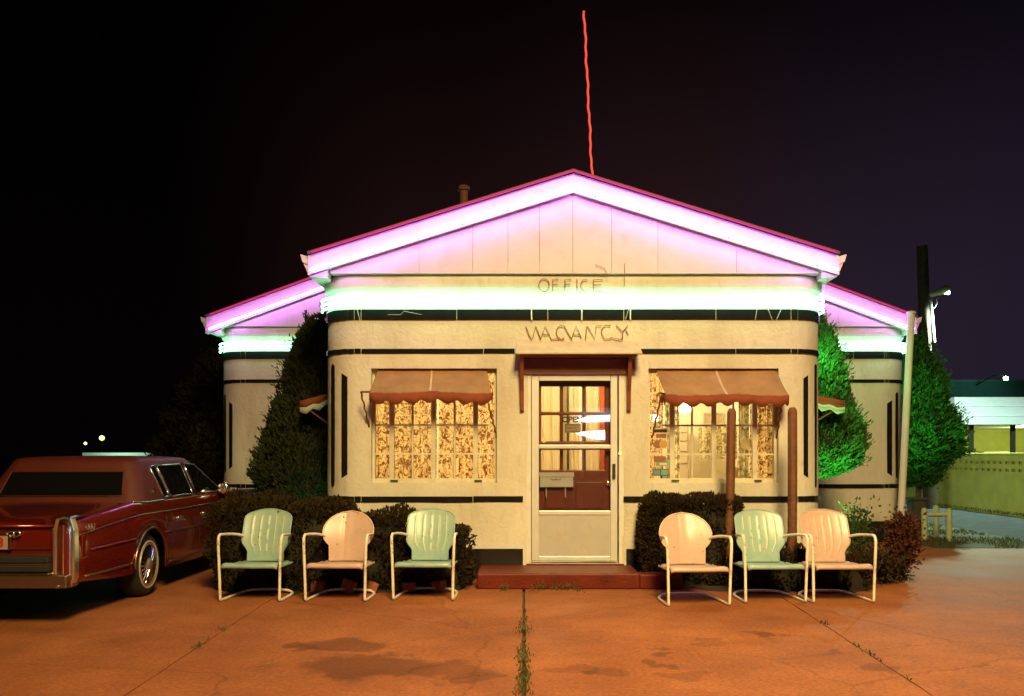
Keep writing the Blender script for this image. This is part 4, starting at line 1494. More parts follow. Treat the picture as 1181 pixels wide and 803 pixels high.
# side trims and seams
for sg in (1, -1):
    def sidex(y, k):
        return sg * (lerp(half_w, y) - .024 + lerp([(0, 0), (.2, .012), (.45, .024), (.7, .022), (.86, .012), (.98, 0)], k) + .004)
    def side_line(y0, y1, zf, n=18):
        out = []
        for i in range(n + 1):
            y = y0 + (y1 - y0) * i / n
            z = zf(y)
            zt, zb = lerp(top_z, y), lerp(bot_z, y)
            k = min(.98, max(0, (z - zb) / (zt - .115 - zb)))
            out.append(C(sidex(y, k), y, z))
        return out
    MB().tube(side_line(.10, 5.3, lambda y: lerp(top_z, y) - .125), .007, 6).build('side_trim', M['ground_tint_chrome'], car, smooth='all')
    MB().tube(side_line(.25, 1.12, lambda y: .57 + .01 * y), .009, 6).build('side_trim', M['car_paint'], car, smooth='all')
    MB().tube(side_line(1.8, 4.2, lambda y: .585), .009, 6).build('side_trim', M['car_paint'], car, smooth='all')
    MB().tube(side_line(1.88, 4.15, lambda y: .275), .016, 6).build('rocker_trim', M['ground_tint_chrome'], car, smooth='all')
    MB().tube(side_line(.18, 1.06, lambda y: .36), .010, 6).build('rocker_trim', M['ground_tint_chrome'], car, smooth='all')
    mb = MB()
    mb.tube([C(sg * (lerp(half_w, RW) - .002), RW + (ARCH + .008) * cos(a), WR + (ARCH * .92 + .008) * sin(a)) for a in [pi * i / 18 for i in range(19)]], .014, 6); mb.build('arch_trim', M['ground_tint_chrome'], car, smooth='all')
    mb = MB(); mb.tube([C(sg * (lerp(half_w, FW) - .002), FW + (ARCH + .008) * cos(a), WR + (ARCH * .92 + .008) * sin(a)) for a in [pi * i / 18 for i in range(19)]], .014, 6)
    mb.build('arch_trim', M['ground_tint_chrome'], car, smooth='all')
    for y0, y1 in ((2.0, 2.0), (2.76, 2.76), (3.86, 3.86)):
        mb = MB(); pts = []
        for i in range(9):
            z = .30 + .49 * i / 8
            zb, zt = .22, lerp(top_z, y0)
            if y0 == 2.0 and z < .5:
                yy = y0 - .0
            else:
                yy = y0
            k = (z - zb) / (zt - .115 - zb)
            q = C(sidex(yy, min(.98, k)), yy, z); q.x -= sg * .003
            pts.append(q)
        mb.tube(pts, .0035, 4); mb.build('door_seam', M['rubber'], car)
    for y in (2.62, 3.68):
        pass
    for y in (2.12, 2.90):
        mb = MB(); q = C(sidex(y, .8), y + .05, .705)
        mb.box(q + Vector((sg * .010, 0, 0)), (.022, .15, .022)); mb.box(q + Vector((sg * .002, 0, -.012)), (.01, .19, .05))
        mb.lathe([(.012, -.004), (.012, .006)], q + Vector((sg * .004, .14, -.03)), axis='X', n=12)
        mb.build('door_handle', M['chrome'], car, bevel=.004)
    # door mirror
    mb = MB(); q = C(sg * .87, 3.46, .965)
    mb.lathe([(.03, .05), (.062, .03), (.072, -.01), (.066, -.045), (.05, -.05)], q, axis='Y', n=16)
    mb.tube([q + Vector((0, 0, -.03)), C(sg * .79, 3.5, .90)], .02, 6)
    mb.build('door_mirror', M['chrome'], car, smooth='all')

# fender-top peak blade, tail lamp with chrome bezel
for sg in (1, -1):
    bx = .745
    mb = MB()
    ring_o = [(-.058, -.26), (.058, -.26), (.075, -.20), (.075, .18), (.05, .27), (0, .285), (-.05, .27), (-.075, .18), (-.075, -.20)]
    zc_ = .575
    outer = [C(sg * bx + a, -.05 - .02 * abs(b) , zc_ + b) for a, b in ring_o]
    inner = [C(sg * bx + a * .62, -.06 - .02 * abs(b), zc_ + b * .86) for a, b in ring_o]
    back = [C(sg * bx + a * 1.08, .02, zc_ + b * 1.0) for a, b in ring_o]
    deep = [C(sg * bx + a * .60, -.02, zc_ + b * .84) for a, b in ring_o]
    mb.grid([back, outer, inner, deep], closed=True)
    tl = mb.build('tail_lamp', M['chrome'], car, smooth=True, fix=True)
    mb = MB()
    lens = [C(sg * bx + a * .61, -.035, zc_ + b * .85) for a, b in ring_o]
    lens2 = [C(sg * bx + a * .3, -.05, zc_ + b * .8) for a, b in ring_o]
    mb.grid([lens, lens2], closed=True); mb.add(lens2, [tuple(range(len(lens2)))])
    mb.build('lens', M['lens_red'], tl, smooth='all', fix=True).location = (0, 0, 0)
    mb = MB(); mb.tube([C(sg * bx, -.062, zc_ - .21), C(sg * bx, -.066, zc_), C(sg * bx, -.062, zc_ + .22)], .006, 6)
    mb.tube([p_ + Vector((0, -.006, 0)) for p_ in outer], .013, 8, closed=True)
    mb.build('lamp_divider', M['chrome'], tl).location = (0, 0, 0)
    # side bezel cheek and lamp wraparound
    mb = MB(); mb.span(CARX + sg * .812 - .006, CARX + sg * .812 + .006, CARY + .10, CARY + .16, .52, .70); mb.build('side_marker', M['lens_red'], car, bevel=.006)
    # fender cap and crest reflection piece
    mb = MB(); q = [C(sg * .745, -.04, .845), C(sg * .755, .05, .847), C(sg * .765, .30, .856)]
    mb.tube(q, [.02, .018, .006], 8); mb.build('fender_cap', M['chrome'], car, smooth='all')
    mb = MB()
    q = C(sg * .822, .22, .765)
    for k in range(3):
        mb.tube([q + Vector((sg * .006, -.06 + .05 * k + .03 * cos(a), .012 * sin(a) + .016 * sin(2 * a))) for a in [2 * pi * i / 14 for i in range(14)]], .0045, 5, closed=True)
    mb.build('script_badge', M['chrome'], car)
# rear bumper
def rbox(mb, x0, x1, y0, y1, z0, z1): mb.span(x0 + CARX, x1 + CARX, y0 + CARY, y1 + CARY, z0, z1)
mb = MB(); rbox(mb, -.81, .81, -.15, .06, .305, .405); rbox(mb, -.66, .66, -.12, .06, .405, .425); bp = mb.build('rear_bumper', M['ground_tint_chrome'], car, bevel=.02)
mb = MB(); rbox(mb, -.655, .655, -.135, -.02, .43, .485); rbox(mb, -.655, .655, -.125, -.02, .50, .555); mb.build('bumper_strip', M['rubber'], bp, bevel=.01).location = (0, 0, 0)
mb = MB(); rbox(mb, -.655, .655, -.128, -.02, .487, .498); rbox(mb, -.655, .655, -.118, -.02, .557, .566); mb.build('bumper_strip', M['ground_tint_chrome'], bp).location = (0, 0, 0)
for sg in (-1, 1):
    mb = MB(); q = C(sg * .745, -.09, .33); mb.prism([q + Vector((-.07, 0, .0)), q + Vector((.07, 0, 0)), q + Vector((.055, .02, -.03)), q + Vector((-.055, .02, -.03))], (0, .12, 0)); mb.build('bumper_tip', M['ground_tint_chrome'], car, bevel=.008)
    mb = MB(); mb.lathe([(.012, -.01), (.014, .0), (.012, .01)], C(sg * .745, -.155, .32), axis='Y', n=12); mb.build('bumper_bolt', M['chrome'], car, smooth=True)
# trunk lid lines, lock emblem, plate
mb = MB()
for x in (-.645, .645):
    mb.tube([C(x, -.006, .60), C(x, -.004, .79), C(x * 1.0, .06, lerp(top_z, .06) - .022), C(x, 1.15, lerp(top_z, 1.15) - .021)], .004, 4)
mb.tube([C(-.645, -.006, .60), C(.645, -.006, .60)], .004, 4)
mb.build('trunk_seam', M['rubber'], car)
mb = MB()
pr = [C(-.645, -.015, .785), C(.645, -.015, .785)]
mb.tube(pr, .012, 6); mb.build('trunk_edge_trim', M['car_paint'], car, smooth='all')
mb = MB(); q = C(.325, -.022, .725)
mb.tube([q + Vector((.055 * cos(a), 0, .022 * sin(a))) for a in [2 * pi * i / 24 for i in range(24)]], .010, 8, closed=True)
mb.box(q, (.02, .01, .03))
mb.build('trunk_emblem', M['chrome'], car, smooth='all')
mb = MB(); rbox(mb, -.01, .295, -.03, -.012, .60, .715); pl = mb.build('licence_plate', M['plate'], car)
mb = MB()
for a in (-.022, .292): rbox(mb, a, a + .014, -.04, -.010, .595, .72)
rbox(mb, -.008, .292, -.038, -.012, .716, .722)
mb.build('plate_frame', M['chrome'], pl).location = (0, 0, 0)
o = text_mesh('plate_lettering', '8', .10, C(.225, -.033, .655), M['plate_red'], None, ext=.001, bold=.004); o.parent = pl; o.location = C(.225, -.033, .655)
o = None

# wheels
def make_wheel(x, y, sg):
    ctr = C(x, y, WR)
    mb = MB()
    w = .105
    s_ = sg
    prof = [(.18, -.10), (.26, -.105), (.292, -.085), (.302, -.04), (.302, .04), (.292, .08), (.27, .098), (.235, .104), (.20, .098), (.19, .08), (.17, .06)]
    pr = [(r, h * s_) for r, h in prof]
    mb.lathe(pr, ctr, axis='X', n=40)
    wh = mb.build('wheel', M['tyre'], car, smooth='all', fix=True)
    mb = MB(); mb.lathe([(.212, .100 * s_), (.214, .107 * s_), (.228, .107 * s_), (.23, .100 * s_)], ctr, axis='X', n=40); mb.build('whitewall', M['whitewall'], wh, smooth='all', fix=True).location = (0, 0, 0)
    mb = MB()
    mb.lathe([(.198, .085 * s_), (.206, .104 * s_), (.196, .110 * s_), (.184, .100 * s_), (.178, .082 * s_), (.06, .078 * s_)], ctr, axis='X', n=40)
    mb.lathe([(.07, .07 * s_), (.066, .105 * s_), (.05, .122 * s_), (.01, .126 * s_)], ctr, axis='X', n=20)
    mb.build('rim', M['rim_metal'], wh, smooth='all', fix=True).location = (0, 0, 0)
    mb = MB()
    for k in range(22):
        a = 2 * pi * k / 22
        for da, r0 in ((.16, .052), (-.16, .052)):
            p0 = ctr + Vector((.112 * s_, r0 * cos(a + da), r0 * sin(a + da)))
            p1 = ctr + Vector((.098 * s_, .182 * cos(a), .182 * sin(a)))
            mb.tube([p0, p1], .0055, 5)
    mb.build('wire_spokes', M['chrome'], wh).location = (0, 0, 0)
for sg in (1, -1):
    make_wheel(sg * (HW - .135), RW, sg)
    make_wheel(sg * (HW - .135), FW, sg)
# head of the car (seen only from elsewhere): grille and lamps
mb = MB(); rbox(mb, -.36, .36, LEN - .01, LEN + .03, .45, .80); mb.build('grille', M['chrome'], car, bevel=.01)
for sg in (-1, 1):
    mb = MB(); rbox(mb, sg * .62 - .16, sg * .62 + .16, LEN - .01, LEN + .02, .58, .76); mb.build('headlight', M['chrome'], car, bevel=.01)
mb = MB(); rbox(mb, -.86, .86, LEN - .02, LEN + .12, .38, .54); mb.build('front_bumper', M['ground_tint_chrome'], car, bevel=.02)

# ------------------------------------------------------------------ vegetation
def leaf_mesh(samples, size, rnd, up=.5, spread=.6, aspect=.38):
    """samples: list of (pos, normal). Diamond sprays."""
    vs, fs = [], []
    for p_, n_ in samples:
        r = Vector((rnd.uniform(-1, 1), rnd.uniform(-1, 1), rnd.uniform(-1, 1)))
        d = n_ + Vector((0, 0, up)) + r * spread
        if d.length < 1e-3: continue
        d.normalize()
        w = d.cross(Vector((rnd.uniform(-1, 1), rnd.uniform(-1, 1), rnd.uniform(-1, 1))))
        if w.length < 1e-3: continue
        w.normalize()
        s = size * rnd.uniform(.55, 1.35)
        b = len(vs)
        c = d.cross(w) * s * .12
        vs += [p_ - d * s * .45, p_ + w * s * aspect * .5 + c, p_ + d * s * .55, p_ - w * s * aspect * .5 + c]
        fs.append((b, b + 1, b + 2, b + 3))
    return vs, fs


def shaped_tree(name, label, cat, base, prof, n, size, m, seed, trunk_h, trunk_r, clip=None, squash=(1, 1), lean=(0, 0), group=None, up=.6, lump=.13, lsc=2.6, spread=.6, depth=.30, core=.80, spray=.035):
    """prof: list of (z, radius) of the crown"""
    rnd = random.Random(seed)
    base = Vector(base)
    t = thing(name, label, cat, base, group)
    z0, z1 = prof[0][0], prof[-1][0]
    # area weighting over z
    zs = [z0 + (z1 - z0) * i / 60 for i in range(61)]
    wts = [max(.02, lerp(prof, z)) for z in zs]
    samples = []
    for _ in range(n):
        z = rnd.choices(zs, wts)[0] + rnd.uniform(-.5, .5) * (z1 - z0) / 60
        a = rnd.uniform(0, 2 * pi)
        R = lerp(prof, z)
        lp = 1 + lump * 2 * noise.noise(Vector((cos(a) * 1.3 * lsc * .6 + seed, sin(a) * 1.3 * lsc * .6, z * lsc))) + lump * 1.1 * noise.noise(Vector((cos(a) * 4 + seed, sin(a) * 4, z * lsc * 3)))
        k = 1 - depth * rnd.random() ** 1.8
        r = R * lp * k
        kx = (z - z0) / (z1 - z0)
        pos = Vector((cos(a) * r * squash[0] + lean[0] * kx, sin(a) * r * squash[1] + lean[1] * kx, z))
        dz = (lerp(prof, z + .05) - lerp(prof, z - .05)) / .1
        nn = Vector((cos(a), sin(a), -dz * .6)).normalized()
        wp = pos + base
        if clip and not clip(wp):
            continue
        samples.append((wp, nn))
    vs, fs = leaf_mesh(samples, size, rnd, up, spread)
    mb = MB(); mb.add(vs, fs, 0)
    tips = rnd.sample(samples, min(len(samples), int(len(samples) * spray * 1.3)))
    extra = []
    for p_, n_ in tips:
        d = (n_ * .8 + Vector((0, 0, up * .9)) + Vector((rnd.uniform(-1, 1), rnd.uniform(-1, 1), rnd.uniform(-1, 1))) * .45).normalized()
        ln = size * rnd.uniform(.8, 2.4)
        for q in range(9):
            w_ = p_ + d * ln * q / 8 + Vector((rnd.gauss(0, 1), rnd.gauss(0, 1), rnd.gauss(0, 1))) * size * .16
            if not clip or clip(w_):
                extra.append((w_, d))
    vs, fs = leaf_mesh(extra, size * .62, rnd, .3, .5, .36)
    mb.add(vs, fs, 0)
    # inner twig mass
    rows = []
    for i in range(13):
        z = z0 + (z1 - z0) * (.04 + .9 * i / 12)
        R = lerp(prof, z) * core
        kx = (z - z0) / (z1 - z0)
        row = []
        for k in range(20):
            a = 2 * pi * k / 20
            rr = R * (1 + lump * 1.6 * noise.noise(Vector((cos(a) * 1.3 * lsc * .6 + seed, sin(a) * 1.3 * lsc * .6, z * lsc))))
            q = Vector((cos(a) * rr * squash[0] + lean[0] * kx, sin(a) * rr * squash[1] + lean[1] * kx, z)) + base
            if clip and not clip(q):
                for s_ in range(12):
                    q = q.lerp(base + Vector((lean[0] * kx, lean[1] * kx, z)), .15)
                    if clip(q): break
            row.append(q)
        rows.append(row)
    mb.grid(rows, 1, closed=True)
    mb.add(rows[0], [tuple(reversed(range(20)))], 1); mb.add(rows[-1], [tuple(range(20))], 1)
    mb.build('crown', [m, M['core']], t)
    tb = MB()
    tb.tube([base + Vector((0, 0, -.02)), base + Vector((.01, 0, trunk_h * .5)), base + Vector((lean[0] * .3, lean[1] * .3, trunk_h)), base + Vector((lean[0] * .7, lean[1] * .7, (z0 + z1) * .5))], [trunk_r * 1.3, trunk_r, trunk_r * .9, trunk_r * .4], 10)
    for k in range(5):
        a = k * 2.4 + seed
        zz = trunk_h + .1 * k
        tb.tube([base + Vector((0, 0, zz)), base + Vector((cos(a) * .25, sin(a) * .25, zz + .25))], [trunk_r * .4, trunk_r * .15], 6)
    tb.build('trunk', M['bark'], t, smooth=True)
    return t


shaped_tree('topiary_tree', 'tall teardrop-shaped dark evergreen topiary between the office and its rear wing, near the car', 'topiary', (-2.86, 11.9, 0),
            [(.72, .30), (.80, .50), (1.1, .68), (1.35, .66), (1.7, .57), (2.2, .45), (2.6, .38), (2.9, .31), (3.08, .20), (3.18, .05)], 15000, .075, M['topiary'], 2, .75, .07,
            clip=lambda p: p.x < -2.26 and p.y < 13.9, lean=(.26, 0), lump=.08, up=.9)
shaped_tree('topiary_tree', 'vivid green evergreen topiary between the office and the wing by the white pole', 'topiary', (3.66, 11.9, 0),
            [(1.08, .3), (1.16, .52), (1.3, .66), (1.45, .70), (1.8, .60), (2.2, .47), (2.6, .34), (2.9, .22), (3.16, .06)], 15000, .075, M['evergreen'], 5, 1.1, .06,
            clip=lambda p: p.x > 3.37 and p.y < 13.9, lean=(.14, 0), lump=.09, up=.9)
shaped_tree('evergreen_tree', 'shaggy dark conifer beside the wing wall just beyond the parked car', 'tree', (-5.55, 17.2, 0),
            [(.3, 1.1), (.7, 1.45), (1.3, 1.36), (1.9, 1.05), (2.5, .80), (3.0, .55), (3.35, .15)], 15000, .12, M['dark_ever'], 11, .5, .12, lump=.16, up=.5, clip=lambda p: p.x < -4.78 or p.y < 13.9)
bpy.data.objects[-1] if False else None
shaped_tree('evergreen_tree', 'shaggy green conifer beyond the white pole, in front of the yellow block wall', 'tree', (7.12, 16.6, 0),
            [(.80, .18), (.90, .34), (1.15, .42), (1.28, .56), (1.42, .75), (1.6, .71), (2.05, .56), (2.67, .38), (3.2, .17), (3.5, .03)], 19000, .095, M['evergreen'], 17, .9, .055, lump=.22, up=.5, lean=(.04, 0), spread=.7, depth=.4, core=.66, spray=.06)


def hedge(name, label, cat, boxes, n, size, m, seed, group=None, rough=.06, up=.5):
    """boxes: (cx, cy, hx, hy, h) rounded boxes joined into one clipped shape"""
    rnd = random.Random(seed)
    b0 = boxes[0]
    t = thing(name, label, cat, (b0[0], b0[1], 0), group)
    samples = []
    mb2 = []
    tot = sum((b[2] + b[3]) * b[4] + b[2] * b[3] * 2 for b in boxes)
    for b in boxes:
        cx, cy, hx, hy, h = b
        k = int(n * ((hx + hy) * h + hx * hy * 2) / tot)
        for _ in range(k):
            # point on superellipsoid surface
            u = rnd.uniform(-1, 1); v = rnd.uniform(-1, 1); f = rnd.random()
            ar = (hx * h * 2, hy * h * 1.2, hx * hy * 2.2)
            q = rnd.choices((0, 1, 2), ar)[0]
            if q == 0: p_ = Vector((u, rnd.choice((-1, -1, -1, 1)), v))
            elif q == 1: p_ = Vector((rnd.choice((-1, 1)), u, v))
            else: p_ = Vector((u, v, 1))
            e = (abs(p_.x) ** 7 + abs(p_.y) ** 7 + abs(p_.z) ** 7) ** (1 / 7)
            p_ /= e
            nrm = Vector((p_.x ** 3, p_.y ** 3, p_.z ** 3)).normalized()
            w = Vector((cx + p_.x * hx, cy + p_.y * hy, h / 2 + p_.z * h / 2))
            w += nrm * (rough * 2.0 * noise.noise(w * 3.5) + rough * noise.noise(w * 9)) - nrm * rnd.random() ** 2 * .09
            if w.z < .02: w.z = .02 + rnd.random() * .05
            samples.append((w, nrm))
    vs, fs = leaf_mesh(samples, size, rnd, up, .8, .5)
    mb = MB(); mb.add(vs, fs, 0)
    for b in boxes:
        cx, cy, hx, hy, h = b
        rows = []
        for i in range(7):
            z = h * .88 * i / 6
            k = (1 - max(0, (i / 6 - .5) / .5) ** 4 * .25) * .84
            rows.append([(cx + hx * k * math.copysign(abs(cos(a)) ** .5, cos(a)), cy + hy * k * math.copysign(abs(sin(a)) ** .5, sin(a)), z) for a in [2 * pi * j / 20 for j in range(20)]])
        mb.grid(rows, 1, closed=True); mb.add(rows[-1], [tuple(range(20))], 1)
    mb.build('crown', [m, M['core']], t)
    tb = MB()
    for b in boxes:
        tb.tube([Vector((b[0], b[1], -.01)), Vector((b[0] + .02, b[1], b[4] * .6))], [.03, .015], 8)
    tb.build('trunk', M['bark'], t)
    return t


hedge('clipped_hedge', 'long low dark hedge behind three lawn chairs, from the car to the wall', 'hedge', [(-2.72, 9.45, .42, .42, .91), (-2.12, 9.40, .42, .36, .86), (-1.52, 9.42, .40, .34, .78)], 24000, .042, M['hedge'], 21)
hedge('small_shrub', 'small dark rounded shrub at the hedge end beside the doorstep', 'shrub', [(-.86, 9.38, .30, .28, .62)], 6500, .040, M['hedge'], 22)
hedge('clipped_hedge', 'square clipped dark hedge under the open window beside the door', 'hedge', [(1.76, 9.68, .56, .24, .93)], 15000, .038, M['hedge'], 23, rough=.035)
hedge('low_shrub', 'low dark shrub spreading behind the fan-backed pink chair', 'shrub', [(2.55, 9.35, .42, .28, .38), (3.15, 9.3, .35, .25, .34)], 6500, .042, M['hedge'], 24)


def loose_bush(name, label, base, prof, n, size, m, seed, stems=7):
    rnd = random.Random(seed)
    base = Vector(base)
    t = thing(name, label, 'bush', base)
    samples, st = [], MB()
    for k in range(stems):
        a = rnd.uniform(0, 2 * pi)
        R = rnd.uniform(.4, 1)
        pts = []
        for i in range(6):
            v = i / 5
            z = prof[-1][0] * v * rnd.uniform(.9, 1.0) * (1 - .25 * R)
            r = lerp(prof, z) * R * v ** .7
            pts.append(base + Vector((cos(a + v * .6) * r, sin(a + v * .6) * r, z)))
        st.tube(pts, [.010, .009, .008, .006, .005, .003], 5)
        for i in range(n // stems):
            v = rnd.uniform(.15, 1) * 4.999
            q = pts[int(v)].lerp(pts[int(v) + 1], v % 1)
            off = Vector((rnd.gauss(0, 1), rnd.gauss(0, 1), rnd.gauss(0, 1))) * .065
            q = q + off
            if q.z < .01: q.z = .02
            samples.append((q, off.normalized()))
    vs, fs = leaf_mesh(samples, size, rnd, .3, .8, .6)
    mb = MB(); mb.add(vs, fs); mb.build('leaves', m, t)
    st.build('stem', M['bark'], t)
    return t


loose_bush('barberry_bush', 'ragged dark red-leaved bush beside the white pole at the wing corner', (at(1031, 0, 9.9).x, 9.9, 0), [(0, .14), (.25, .26), (.5, .24), (.72, .2), (.80, .12)], 2600, .05, M['barberry'], 31, 11)
loose_bush('leafy_sprig', 'thin green sprig of a shrub against the pale wing wall base', (at(988, 0, 11.0).x, 11.0, 0), [(0, .08), (.3, .2), (.75, .22), (.9, .1)], 700, .05, M['sprig'], 33, 6)
loose_bush('low_bush', 'low dark bush at the foot of the red-leaved bush', (at(1010, 0, 9.7).x, 9.7, 0), [(0, .2), (.2, .3), (.38, .2)], 1500, .05, M['hedge'], 35, 9)

# weeds in the expansion joints and along the step
wr = random.Random(5)
samples = []
def weed_tuft(x, y, s, k):
    for _ in range(int(k * .6)):
        q = Vector((x + wr.gauss(0, .012 + s * .3), y + wr.gauss(0, .03 + s * .5), abs(wr.gauss(0, s * .5)) + .004))
        samples.append((q, Vector((wr.gauss(0, .5), wr.gauss(0, .5), 1)).normalized()))
for py, s, k in ((706, .03, 25), (715, .03, 25), (722, .03, 15), (730, .05, 110), (742, .02, 18), (750, .03, 40), (758, .04, 60), (765, .045, 80), (772, .03, 40), (780, .045, 80), (788, .04, 60), (796, .04, 50), (800, .03, 40)):
    g = ground_at(604, py); weed_tuft(0.0, g.y, s, k)
for px, py, s, k in ((217, 747, .02, 26), (222, 745, .018, 14), (232, 738, .01, 8), (254, 727, .02, 24), (949, 720, .02, 24), (985, 746, .015, 12), (1000, 755, .016, 18), (1008, 760, .016, 14), (1050, 785, .012, 8)):
    g = ground_at(px, py); weed_tuft(-2.25 - .13 * (g.y - 5.17) / 3.73 if px < 600 else 2.30 + .15 * (g.y - 5.17) / 3.41, g.y, s, k)
for px, s, k in ((582, .06, 70), (612, .05, 35), (622, .09, 130), (640, .08, 90), (652, .07, 90), (664, .05, 50), (666, .09, 30)):
    weed_tuft((px - CX) / F * 9.2, 9.21, s, k)
vs, fs = leaf_mesh(samples, .038, wr, .5, .8, .24)
mb = MB(); mb.add(vs, fs)
tag(mb.build('weeds', M['weed']), 'dry little weeds growing in the joints of the concrete and by the step', 'weeds', kind='stuff')
samples = []
for _ in range(4200):
    y = wr.uniform(13.2, 17.5); x = wr.uniform(6.1, 7.75)
    if noise.noise(Vector((x * 1.3, y * 1.3, 0))) < -.15: continue
    samples.append((Vector((x, y, .01 + .03 * wr.random())), Vector((wr.gauss(0, .5), wr.gauss(0, .5), 1)).normalized()))
for _ in range(1200):
    y = wr.uniform(13, 26)
    samples.append((Vector((10.72 + wr.gauss(0, .05), y, .02 + .06 * wr.random())), Vector((0, 0, 1))))
vs, fs = leaf_mesh(samples, .065, wr, .4, .7, .2)
mb = MB(); mb.add(vs, fs)
tag(mb.build('grass', M['weed']), 'patchy grass beside the alley around the pipe guard rail', 'grass', kind='stuff')

# ------------------------------------------------------------------ ground
mb = MB(); mb.add([(-300, -60, -.03), (300, -60, -.03), (300, 500, -.03), (-300, 500, -.03)], [(0, 1, 2, 3)])
structure(mb.build('ground', M['dirt']))
# concrete lot: four bays divided by open joints that follow the photo's cracks
bl = lambda y: -2.25 - .13 * (y - 5.17) / 3.73
br_ = lambda y: 2.30 + .15 * (y - 5.17) / 3.41
mb = MB()
YN, YF = -6.0, 9.99
lines = [lambda y: -13.0, bl, lambda y: 0.0, br_, lambda y: 7.7]
def wob(x, y, s): return .012 * noise.noise(Vector((y * 3.1, s * 7, 0))) + .006 * noise.noise(Vector((y * 11, s, 3)))
for k in range(4):
    L0, L1 = lines[k], lines[k + 1]
    yf_ = 19.0 if k in (0, 3) else YF
    nn = 90
    gl = .0 if k == 0 else (.004 if k != 2 else .013)
    gr = .0 if k == 3 else (.004 if k != 1 else .013)
    top = []
    for i in range(nn + 1):
        y = YN + (yf_ - YN) * i / nn
        yc = min(y, 10)
        a = L0(yc) + gl + (wob(0, y, k) if k else 0)
        b = L1(yc) - gr + (wob(0, y, k + 1) if k < 3 else 0)
        top.append([(a, y, -.06), (a, y, 0), (b, y, 0), (b, y, -.06)])
    mb.grid(top)
    mb.add(top[0], [(0, 1, 2, 3)]); mb.add(top[-1], [(3, 2, 1, 0)])
structure(mb.build('concrete_lot', M['concrete'], fix=True))
mb = MB(); mb.span(7.75, 10.65, -6, 60, -.05, -.012); structure(mb.build('road', M['asphalt']))
mb = MB(); mb.span(5.95, 7.9, 13.3, 26, -.02, .006); structure(mb.build('verge', M['dirt']))
# planting bed soil under the hedge
def soil(x0, x1, y0, y1):
    pts = []
    for i in range(41):
        x = x0 + (x1 - x0) * i / 40
        e = min(1, i / 5, (40 - i) / 5)
        pts.append(Vector((x, y1 - (y1 - y0) * e ** .5 * (1 + .25 * noise.noise(Vector((x * 3.3, y0, 0))) + .12 * noise.noise(Vector((x * 11, y0, 2)))), .005)))
    pts += [Vector((x1, y1, .005)), Vector((x0, y1, .005))]
    mb = MB(); mb.add(pts, [tuple(range(len(pts)))])
    structure(mb.build('bed_soil', M['soil']))
soil(-3.0, -.6, 9.0, 9.96)
soil(1.63, 3.5, 9.1, 9.96)

# ------------------------------------------------------------------ yellow block wall with pierced courses
yw = thing('block_wall', 'yellow-green painted block wall with two pierced decorative courses along the alley', 'wall', (10.9, 30, 0))
def zy(py, px=1110):
    d = 10.8 * F / (px - CX); return H + (CY - py) / F * d
zA0, zA1, zB0, zB1, zT = 0.955, 1.045, 1.125, 1.215, 1.39
mb = MB()
Y0, Y9 = 12.0, 52.0
mb.span(10.8, 10.98, Y0, Y9, -.02, zA0); mb.span(10.8, 10.98, Y0, Y9, zA1, zB0); mb.span(10.8, 10.98, Y0, Y9, zB1, zT - .05)
mb.build('block_courses', M['yellow_block'], yw)
mb = MB(); mb.span(10.77, 11.01, Y0, Y9, zT - .05, zT); mb.build('coping', M['yellow_block'], yw, bevel=.008)
mb = MB()
y = Y0
while y < 44:
    for a, b in ((zA0, zA1), (zB0, zB1)):
        mb.span(10.802, 10.84, y, y + .10, a, b)
        mb.span(10.806, 10.838, y + .10, y + .27, a, a + .012); mb.span(10.806, 10.838, y + .10, y + .27, b - .012, b)
        mb.span(10.815, 10.838, y + .175, y + .195, a + .012, b - .012)
    y += .27
mb.build('pierced_blocks', M['yellow_block'], yw)
mb = MB(); mb.span(10.87, 10.96, Y0, Y9, zA0, zA1); mb.span(10.87, 10.96, Y0, Y9, zB0, zB1); mb.build('hole_shade_backing', M['hole_shade'], yw)  # dark backing stands in for the shade inside the pierced holes

# ------------------------------------------------------------------ white building beyond the wall
wb = thing('glass_front_building', 'low white building with a pale metal fascia over lit windows beyond the yellow wall', 'building', (20, 32, 0))
D = 28.0
xa = at(1094, 0, D).x
zf1, zf0 = H + (CY - 459) / F * D, H + (CY - 490.5) / F * D
mb = MB(); mb.span(xa, xa + 16, D - .4, D + 9, zf0, zf1); mb.build('fascia', M['white_steel'], wb, bevel=.02)
mb = MB(); mb.span(xa, xa + 16, D - .415, D - .4, zf0 + (zf1 - zf0) * .30, zf0 + (zf1 - zf0) * .33); mb.span(xa, xa + 16, D - .415, D - .4, zf0 + (zf1 - zf0) * .66, zf0 + (zf1 - zf0) * .68); mb.build('fascia_seam', M['white_steel'], wb)
mb = MB()
for px in (1096, 1120, 1168, 1216, 1264): x = at(px, 0, D).x; mb.span(x - .06, x + .06, D - .05, D + .05, .02, zf0)
mb.span(xa, xa + 16, D - .06, D + .06, -.02, .5)
mb.build('window_frame', M['dark_metal'], wb)
mb = MB(); mb.span(xa, xa + 16, D - .01, D + .01, .5, zf0); mb.build('pane', M['glass'], wb)
mb = MB(); mb.span(xa, xa + 16, D + 5, D + 5.1, -.02, zf0); mb.span(xa, xa + .1, D + .1, D + 5, -.02, zf0); mb.span(xa, xa + 16, D + .07, D + 5, -.02, .02); mb.build('interior_wall', M['yellow_block'], wb)
mb = MB(); mb.span(at(1135, 0, D + 3).x, at(1166, 0, D + 3).x, D + 3, D + 3.6, .02, 1.45); mb.span(at(1120, 0, D + 2).x, at(1126, 0, D + 2).x, D + 2, D + 2.2, .02, 1.55); mb.build('counter', M['beige'], wb)
lamp_point('shop_room_light', (xa + 3.5, D + 2.2, zf0 - .3), (.85, 1, .45), 120, .2)
